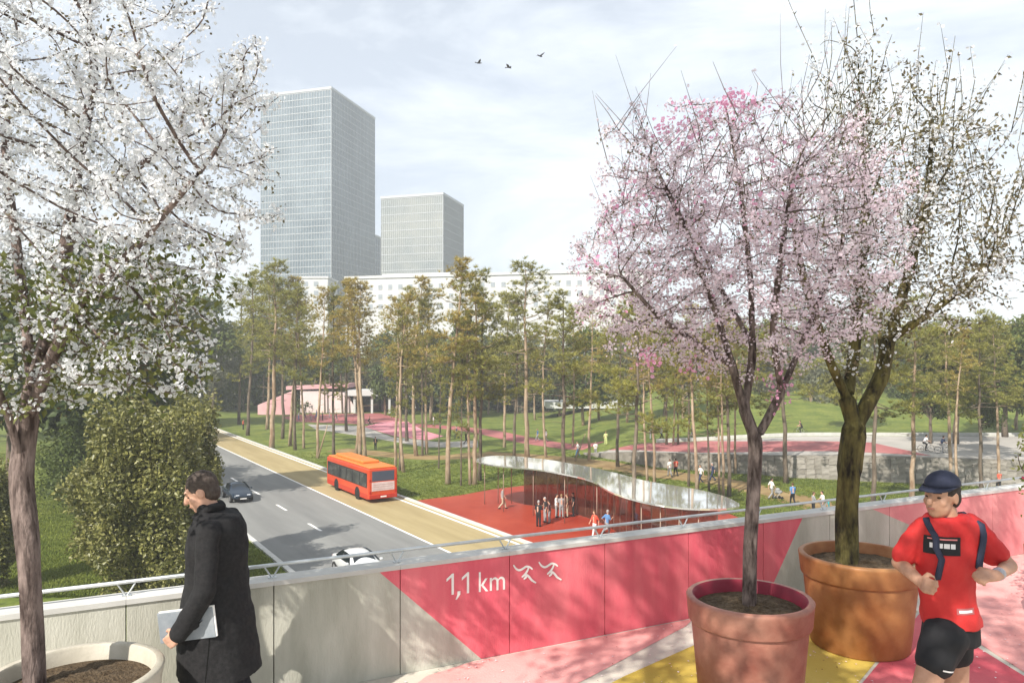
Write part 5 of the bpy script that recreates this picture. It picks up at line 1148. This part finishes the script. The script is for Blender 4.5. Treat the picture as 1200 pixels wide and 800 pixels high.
    link('backpack', fuse([ell_prim(pt(1122,648,0.21), (0.13,0.085,0.19)), ell_prim(pt(1122,670,0.20), (0.12,0.085,0.15))], 0.014, 2), navy, root, True)
    wd = (wL-eL).normalized(); q = wL-wd*0.035; link('watch', fuse([cap_prim(q-wd*0.010, 0.0375, q+wd*0.010, 0.0365), ell_prim(q+Vector((0.0,-0.03,0.02)), (0.02,0.014,0.02))], 0.006, 1), mat('watch_grey', (0.30,0.30,0.33), rough=0.4), root, True)
    for a, d in ((aR, Vector((-1,-0.15,-0.25))), (aL, Vector((0.25,0,-0.95)))):
        d.normalize(); link('shoe', fuse([cap_prim(a+Vector((0.03,0,-0.035)), 0.045, a+d*0.17+Vector((0,0,-0.012)), 0.040), cap_prim(a, 0.05, a+d*0.05, 0.045)], 0.010, 2), mat('shoe_white', (0.7,0.7,0.7), rough=0.6), root, True)
    return root
runner()

# --- small figures: a few poses, shared meshes, colours per object
def pose_meshes(kind):
    if kind == 'stand': hip = 0.92; legs = [((0.0,0.09), (0.02,0.10), (0.0,0.11)), ((0.0,-0.09), (0.02,-0.10), (0.0,-0.11))]; arms = [((0.02,0.27,1.13), (0.08,0.25,0.88)), ((0.08,-0.26,1.14), (0.25,-0.12,1.12))]
    elif kind == 'walk': hip = 0.90; legs = [((0.0,0.08), (0.17,0.09), (0.26,0.09)), ((0.0,-0.08), (0.03,-0.09), (-0.30,-0.09))]; arms = [((-0.14,0.25,1.13), (-0.12,0.26,0.87)), ((0.10,-0.25,1.13), (0.24,-0.24,0.93))]
    elif kind == 'run': hip = 0.92; legs = [((0.0,0.08), (0.30,0.09), (0.22,0.09)), ((0.0,-0.08), (-0.02,-0.09), (-0.36,-0.09))]; arms = [((-0.20,0.25,1.18), (-0.02,0.27,1.02)), ((0.12,-0.25,1.14), (0.32,-0.18,1.24))]
    else: hip = 0.95; legs = [((0.0,0.08), (0.34,0.10), (0.24,0.11)), ((0.0,-0.08), (0.26,-0.10), (0.10,-0.11))]; arms = [((0.28,0.22,1.18), (0.52,0.20,1.06)), ((0.28,-0.22,1.18), (0.52,-0.20,1.06))]
    lean = 0.22 if kind == 'ride' else (0.06 if kind == 'run' else 0.0); sh = Vector((lean, 0, 1.43)); hc = Vector((lean+0.05, 0, 1.64))
    body = head_prims(hc, (1,0,-0.05), (0,0,1), 1.0)+[cap_prim(sh+Vector((0.01,0,0.0)), 0.06, hc-Vector((0.02,0,0.08)), 0.055), cap_prim((0,0,hip), 0.12, sh-Vector((0,0,0.12)), 0.13)]; shirt = [loft_prim([(0,0,hip-0.04,0.125,0.175,0), (lean*.4,0,hip+0.2,0.115,0.165,0), (lean*.8,0,1.30,0.125,0.20,0), (lean,0,1.42,0.10,0.19,0), (lean,0,1.47,0.06,0.09,0)], 16)]; tro = [ell_prim((0,0,hip), (0.135,0.175,0.12))]; shoes = []
    for (s_, (e, w_)) in zip((1,-1), arms):
        so = sh+Vector((0, s_*0.185, -0.03)); e, w_ = Vector(e), Vector(w_); body += [cap_prim(so, 0.05, e, 0.04), cap_prim(e, 0.04, w_, 0.03), cap_prim(w_, 0.035, w_+(w_-e).normalized()*0.09, 0.03)]
        shirt += [cap_prim(so, 0.065, so.lerp(e, 0.9), 0.056)]
    for (h, k_, a) in legs:
        lift = 0.34 if (kind == 'run' and a[0] < 0) else (0.30 if kind == 'ride' and a[0] > .2 else (0.12 if kind == 'ride' else 0.0)); H_ = Vector((h[0], h[1], hip-0.03)); K_ = Vector((k_[0], k_[1], (0.50 if kind != 'ride' else 0.72)+ (0.06 if lift else 0))); A_ = Vector((a[0], a[1], 0.09+lift))
        body += [cap_prim(H_, 0.085, K_, 0.056), cap_prim(K_, 0.056, A_, 0.038)]; tro += [cap_prim(H_, 0.10, K_, 0.075), cap_prim(K_, 0.075, A_+Vector((0,0,0.03)), 0.060)]; shoes.append(cap_prim(A_+Vector((-0.03,0,-0.04)), 0.045, A_+Vector((0.14,0,-0.05)), 0.038))
    f, l, u = frame((1,0,-0.05)); hair = [ell_prim(hc+Vector((-0.022,0,0.04)), (0.104,0.086,0.1)), ell_prim(hc+Vector((-0.055,0,-0.02)), (0.058,0.08,0.075))]
    return {'body': fuse(body, 0.020, 2), 'shirt': fuse(shirt, 0.026, 2), 'trousers': fuse(tro, 0.026, 2), 'hair': fuse(hair, 0.024, 1), 'shoes': fuse(shoes, 0.024, 1)}
POSES = {k: pose_meshes(k) for k in ('stand', 'walk', 'run', 'ride')}
for pm in POSES.values():
    for k, me in pm.items(): me.materials.append(skin_m)
def cloth(c): return mat('cloth_%d_%d_%d' % tuple(int(x*100) for x in c), c, rough=0.85)
HAIRC = [(0.03,0.02,0.015), (0.10,0.06,0.03), (0.25,0.18,0.09), (0.35,0.34,0.33)]
def person(loc, kind, heading, shirt, trous, label, group, h=1.74, hair=0):
    t = empty('person', loc, heading); t.scale = (h/1.74,)*3; tag(t, label, 'person', group)
    for nm, me in POSES[kind].items():
        o = bpy.data.objects.new(nm if nm != 'shoes' else 'shoes', me); COL.objects.link(o); o.parent = t
        o.material_slots[0].link = 'OBJECT'; o.material_slots[0].material = {'body': skin_m, 'shirt': cloth(shirt), 'trousers': cloth(trous), 'hair': cloth(HAIRC[hair]), 'shoes': black_m}[nm]
    return t
WHT, GRY, BLK, NVY, RED, BLU, TEA, YEL, PNK, BEI, GRN = (.7,.7,.68), (.28,.28,.28), (.02,.02,.022), (.03,.045,.09), (.62,.09,.05), (.10,.22,.42), (.06,.34,.36), (.55,.60,.25), (.65,.22,.25), (.42,.36,.26), (.10,.2,.08)
G1 = 'people on the red plaza'; G2 = 'people on the promenade'; G3 = 'people on the park paths'
FOLK = [ # column, row of the feet, pose, heading in degrees, shirt, trousers, label, group, height
 (589,596,'walk',0,GRY,BEI,'walker in grey under the left end of the canopy',G1,1.7), (631,617,'stand',60,BLK,BLK,'person in black, nearest of the trio on the red plaza',G1,1.82), (639,612,'stand',200,BLK,GRY,'person in dark jacket, middle of the trio on the red plaza',G1,1.8), (644,613,'stand',160,(.10,.05,.05),GRY,'shorter person in brown at the right of the trio on the plaza',G1,1.62),
 (652,606,'stand',-20,WHT,GRY,'person with pale shirt at the left of the far group under the canopy',G1,1.72), (658,607,'stand',90,GRY,GRY,'person in grey second in the far group under the canopy',G1,1.75), (665,606,'stand',180,(.18,.14,.10),BEI,'person in brown third in the far group under the canopy',G1,1.72), (672,605,'stand',185,BLK,BLK,'person in black at the right of the far group under the canopy',G1,1.76),
 (697,629,'walk',215,RED,WHT,'walker in red shirt and white trousers near the parapet',G1,1.72), (711,629,'run',30,BLU,GRY,'walker in blue top next to the one in red shirt',G1,1.76)]
for u, v, k_, hd, a, b, lb, gr, h in FOLK:
    p = P(u, v); p.z = GZ+0.014; person(p, k_, math.radians(hd), a, b, lb, gr, h, hair=int(u) % 4)
FOLK2 = [(677,534,'walk',190,WHT,BLU,'walker in white shirt at the left end of the promenade',G2), (698,534,'walk',80,WHT,GRY,'walker in white shirt and grey trousers seen from behind',G2), (710,528,'stand',90,YEL,YEL,'person dressed in pale yellow on the promenade',G2), (762,529,'stand',0,WHT,GRY,'person in white half hidden by the pale pine pair',G2), (775,530,'walk',0,WHT,BLK,'walker in white shirt and black trousers on the promenade',G2), (811,531,'walk',180,GRY,GRY,'walker in grey on the promenade behind a thin pine',G2),
 (785,558,'walk',100,WHT,GRY,'walker in white shirt of the couple on the dirt path',G3), (792,557,'walk',100,RED,BLK,'walker in coral top of the couple on the dirt path',G3), (821,566,'walk',200,WHT,NVY,'walker in white behind the pale pine near the canopy tip',G3), (835,563,'walk',180,NVY,NVY,'walker in navy near the canopy right tip',G3), (904,584,'walk',10,WHT,GRY,'person in white pushing a stroller on the sandy path',G3), (929,591,'walk',90,BLU,BLK,'person in light blue shirt beside the stroller',G3), (953,603,'stand',0,GRY,BLK,'person in dark trousers left of the mossy trunk',G3), (964,602,'stand',180,WHT,GRY,'person in pale top close to the mossy trunk',G3), (971,602,'stand',150,TEA,TEA,'child in teal beside the mossy trunk',G3),
 (1171,574,'walk',100,RED,BLK,'person in red by the stone wall at the right',G3), (440,527,'walk',100,BLK,BLK,'person in black on the path behind the bus',G3), (630,516,'walk',180,BLU,GRY,'person in blue far behind the canopy left half',G3), (640,517,'walk',180,WHT,GRY,'person in white far behind the canopy left half',G3), (602,512,'stand',0,GRY,NVY,'person in grey far off between the pines at centre',G3), (508,498,'stand',0,WHT,GRY,'person in white on the far lawn right of the court',G3), (546,520,'walk',0,BLK,BLK,'person in black on the grey court',G3), (535,513,'walk',180,NVY,NVY,'person in navy on the grey court',G3), (528,510,'stand',180,GRY,BLK,'person in grey on the grey court',G3), (516,507,'stand',0,GRN,BLK,'person in green by the thin young pine',G3), (285,503,'stand',0,RED,BLK,'person in orange red at the far left beyond the road',G3),
 (350,492,'stand',0,WHT,BLU,'person at the left of the crowd by the pink ramp',G3), (357,490,'walk',0,GRY,NVY,'person in grey in the crowd by the pink ramp',G3), (364,493,'stand',90,PNK,GRY,'person in pink in the crowd by the pink ramp',G3), (371,490,'walk',180,BLU,BLU,'person in blue in the crowd by the pink ramp',G3), (378,492,'stand',180,NVY,BLK,'person in navy in the crowd by the pink ramp',G3), (386,489,'stand',0,WHT,WHT,'person in white at the right of the crowd by the pink ramp',G3), (394,493,'walk',0,BLK,GRY,'person in black at the end of the crowd by the pink ramp',G3)]
for u, v, k_, hd, a, b, lb, gr in FOLK2:
    p = P(u, v)
    for _ in range(6): p = P(u, v, gz(p.x, p.y)+0.04)
    p.z = gz(p.x, p.y)+0.03; person(p, k_, math.radians(hd), a, b, lb, gr, 1.15 if 'child' in lb else 1.74, hair=int(u) % 4)
def bicycle(loc, heading, label, group):
    t = empty('bicycle', loc, heading); tag(t, label, 'bicycle', group)
    for x in (-0.52, 0.52):
        m_ = MB(); m_.tube([(x+0.33*math.cos(a), 0, 0.34+0.33*math.sin(a)) for a in np.linspace(0, 2*math.pi, 25)], 0.02, 6, cap=False)
        for k in range(6): a = k*math.pi/6; m_.tube([(x-0.32*math.cos(a), 0, 0.34-0.32*math.sin(a)), (x+0.32*math.cos(a), 0, 0.34+0.32*math.sin(a))], 0.004, 4)
        m_.build('wheel', rubber, t, True)
    f = MB(); BB = (-0.05,0,0.30); ST = (-0.20,0,0.82); HT = (0.36,0,0.86); 
    for a, b in ((BB, ST), (ST, HT), (BB, (0.40,0,0.74)), ((-0.52,0,0.34), BB), ((-0.52,0,0.34), ST), ((0.52,0,0.34), HT)): f.tube([a, b], 0.018, 6)
    f.build('frame', chrome, t); MB().tube([(0.36,0,0.86), (0.34,0,1.02)], 0.015, 6).tube([(0.40,-0.26,1.04), (0.34,0,1.02), (0.40,0.26,1.04)], 0.013, 6).build('handlebar', black_m, t)
    bevel(MB().box(-0.34, -0.08, -0.07, 0.07, 0.84, 0.90).build('saddle', black_m, t), 0.02)
for u, v, hd, a, b, lb, lb2 in ((938,531,180,BLK,BLK,'cyclist in black on the promenade between the blossom trees','bicycle of the cyclist in black'), (1085,529,0,WHT,BLK,'cyclist in white on the promenade above the runner','bicycle of the cyclist in white'), (433,499,0,BLK,BLK,'cyclist in black on the far pink court','bicycle of the cyclist on the far pink court'), (1105,531,0,NVY,GRY,'cyclist in navy half behind the reddish pine','bicycle of the cyclist behind the reddish pine')):
    p = P(u, v)
    for _ in range(6): p = P(u, v, gz(p.x, p.y)+0.04)
    p.z = gz(p.x, p.y)+0.04; bicycle(p, math.radians(hd), lb2, 'bicycles in the park'); q = p.copy(); c_, s_ = math.cos(math.radians(hd)), math.sin(math.radians(hd)); q.x -= 0.20*c_; q.y -= 0.20*s_; person(q, 'ride', math.radians(hd), a, b, lb, 'cyclists in the park')
def stroller():
    p = P(911, 585); p.z = GZ+0.014; t = empty('stroller', p, 0.15); tag(t, 'pale stroller pushed along the sandy path', 'stroller')
    fu = fuse([ell_prim((0.1,0,0.62), (0.36,0.22,0.17)), ell_prim((0.02,0,0.82), (0.20,0.21,0.16))], 0.03, 2); link('basket', fu, cloth(GRY), t, True)
    m_ = MB()
    for s_ in (-.2,.2): m_.tube([(-0.45,s_,1.02), (0.30,s_,0.15)], 0.015, 6); m_.tube([(-0.22,s_,0.15), (0.15,s_,0.6)], 0.015, 6)
    m_.tube([(-0.45,-.2,1.02), (-0.45,.2,1.02)], 0.018, 6); m_.build('frame', steel, t)
    for x in (-0.24, 0.31):
        for s_ in (-.22,.22): MB().tube([(x, s_-0.02, 0.13), (x, s_+0.02, 0.13)], 0.125, 16).build('wheel', rubber, t)
stroller()
# --- birds
for u, v, rz, fl, lb in ((561,74,0.3,0.5,'leftmost of the three birds in the sky'), (596,79,-0.4,0.3,'middle and lowest of the three birds in the sky'), (633,66,0.8,0.6,'rightmost and highest of the three birds in the sky')):
    t = empty('bird', PY(u, v, 62), rz); tag(t, lb, 'bird', 'birds in the sky'); bm_ = mat('bird_grey', (0.10,0.10,0.11), rough=0.8)
    link('body', fuse([ell_prim((0,0,0), (0.20,0.065,0.06)), ell_prim((0.20,0,0.03), (0.06,0.045,0.045)), cap_prim((0.24,0,0.03), 0.015, (0.30,0,0.02), 0.004, 6), cap_prim((-0.16,0,0), 0.035, (-0.30,0,0.01), 0.05)], 0.02, 1), bm_, t, True)
    for s_ in (-1, 1):
        vs = [(0.10,s_*0.04,0.02), (0.13,s_*0.25,0.16*fl+.03), (0.02,s_*0.52,0.30*fl), (-0.06,s_*0.34,0.18*fl), (-0.10,s_*0.04,0.01)]; o = MB().add(vs, [(0,1,3,4), (1,2,3)]).build('wing', bm_, t); so = o.modifiers.new('s', 'SOLIDIFY'); so.thickness = 0.012

# ------------------------------------------------------------------ haze
hz = MB().box(-890, 890, -290, 890, GZ-1.2, 150).mesh('haze'); hm = bpy.data.materials.new('haze_air'); hm.use_nodes = True; hn = hm.node_tree.nodes; hn.clear()
ho = hn.new('ShaderNodeOutputMaterial'); hv = hn.new('ShaderNodeVolumePrincipled'); hv.inputs['Color'].default_value = (0.95,0.975,1.0,1); hv.inputs['Density'].default_value = 0.00085; hv.inputs['Anisotropy'].default_value = 0.0
hm.node_tree.links.new(hv.outputs[0], ho.inputs['Volume']); o = link('haze', hz, hm); o['kind'] = 'stuff'
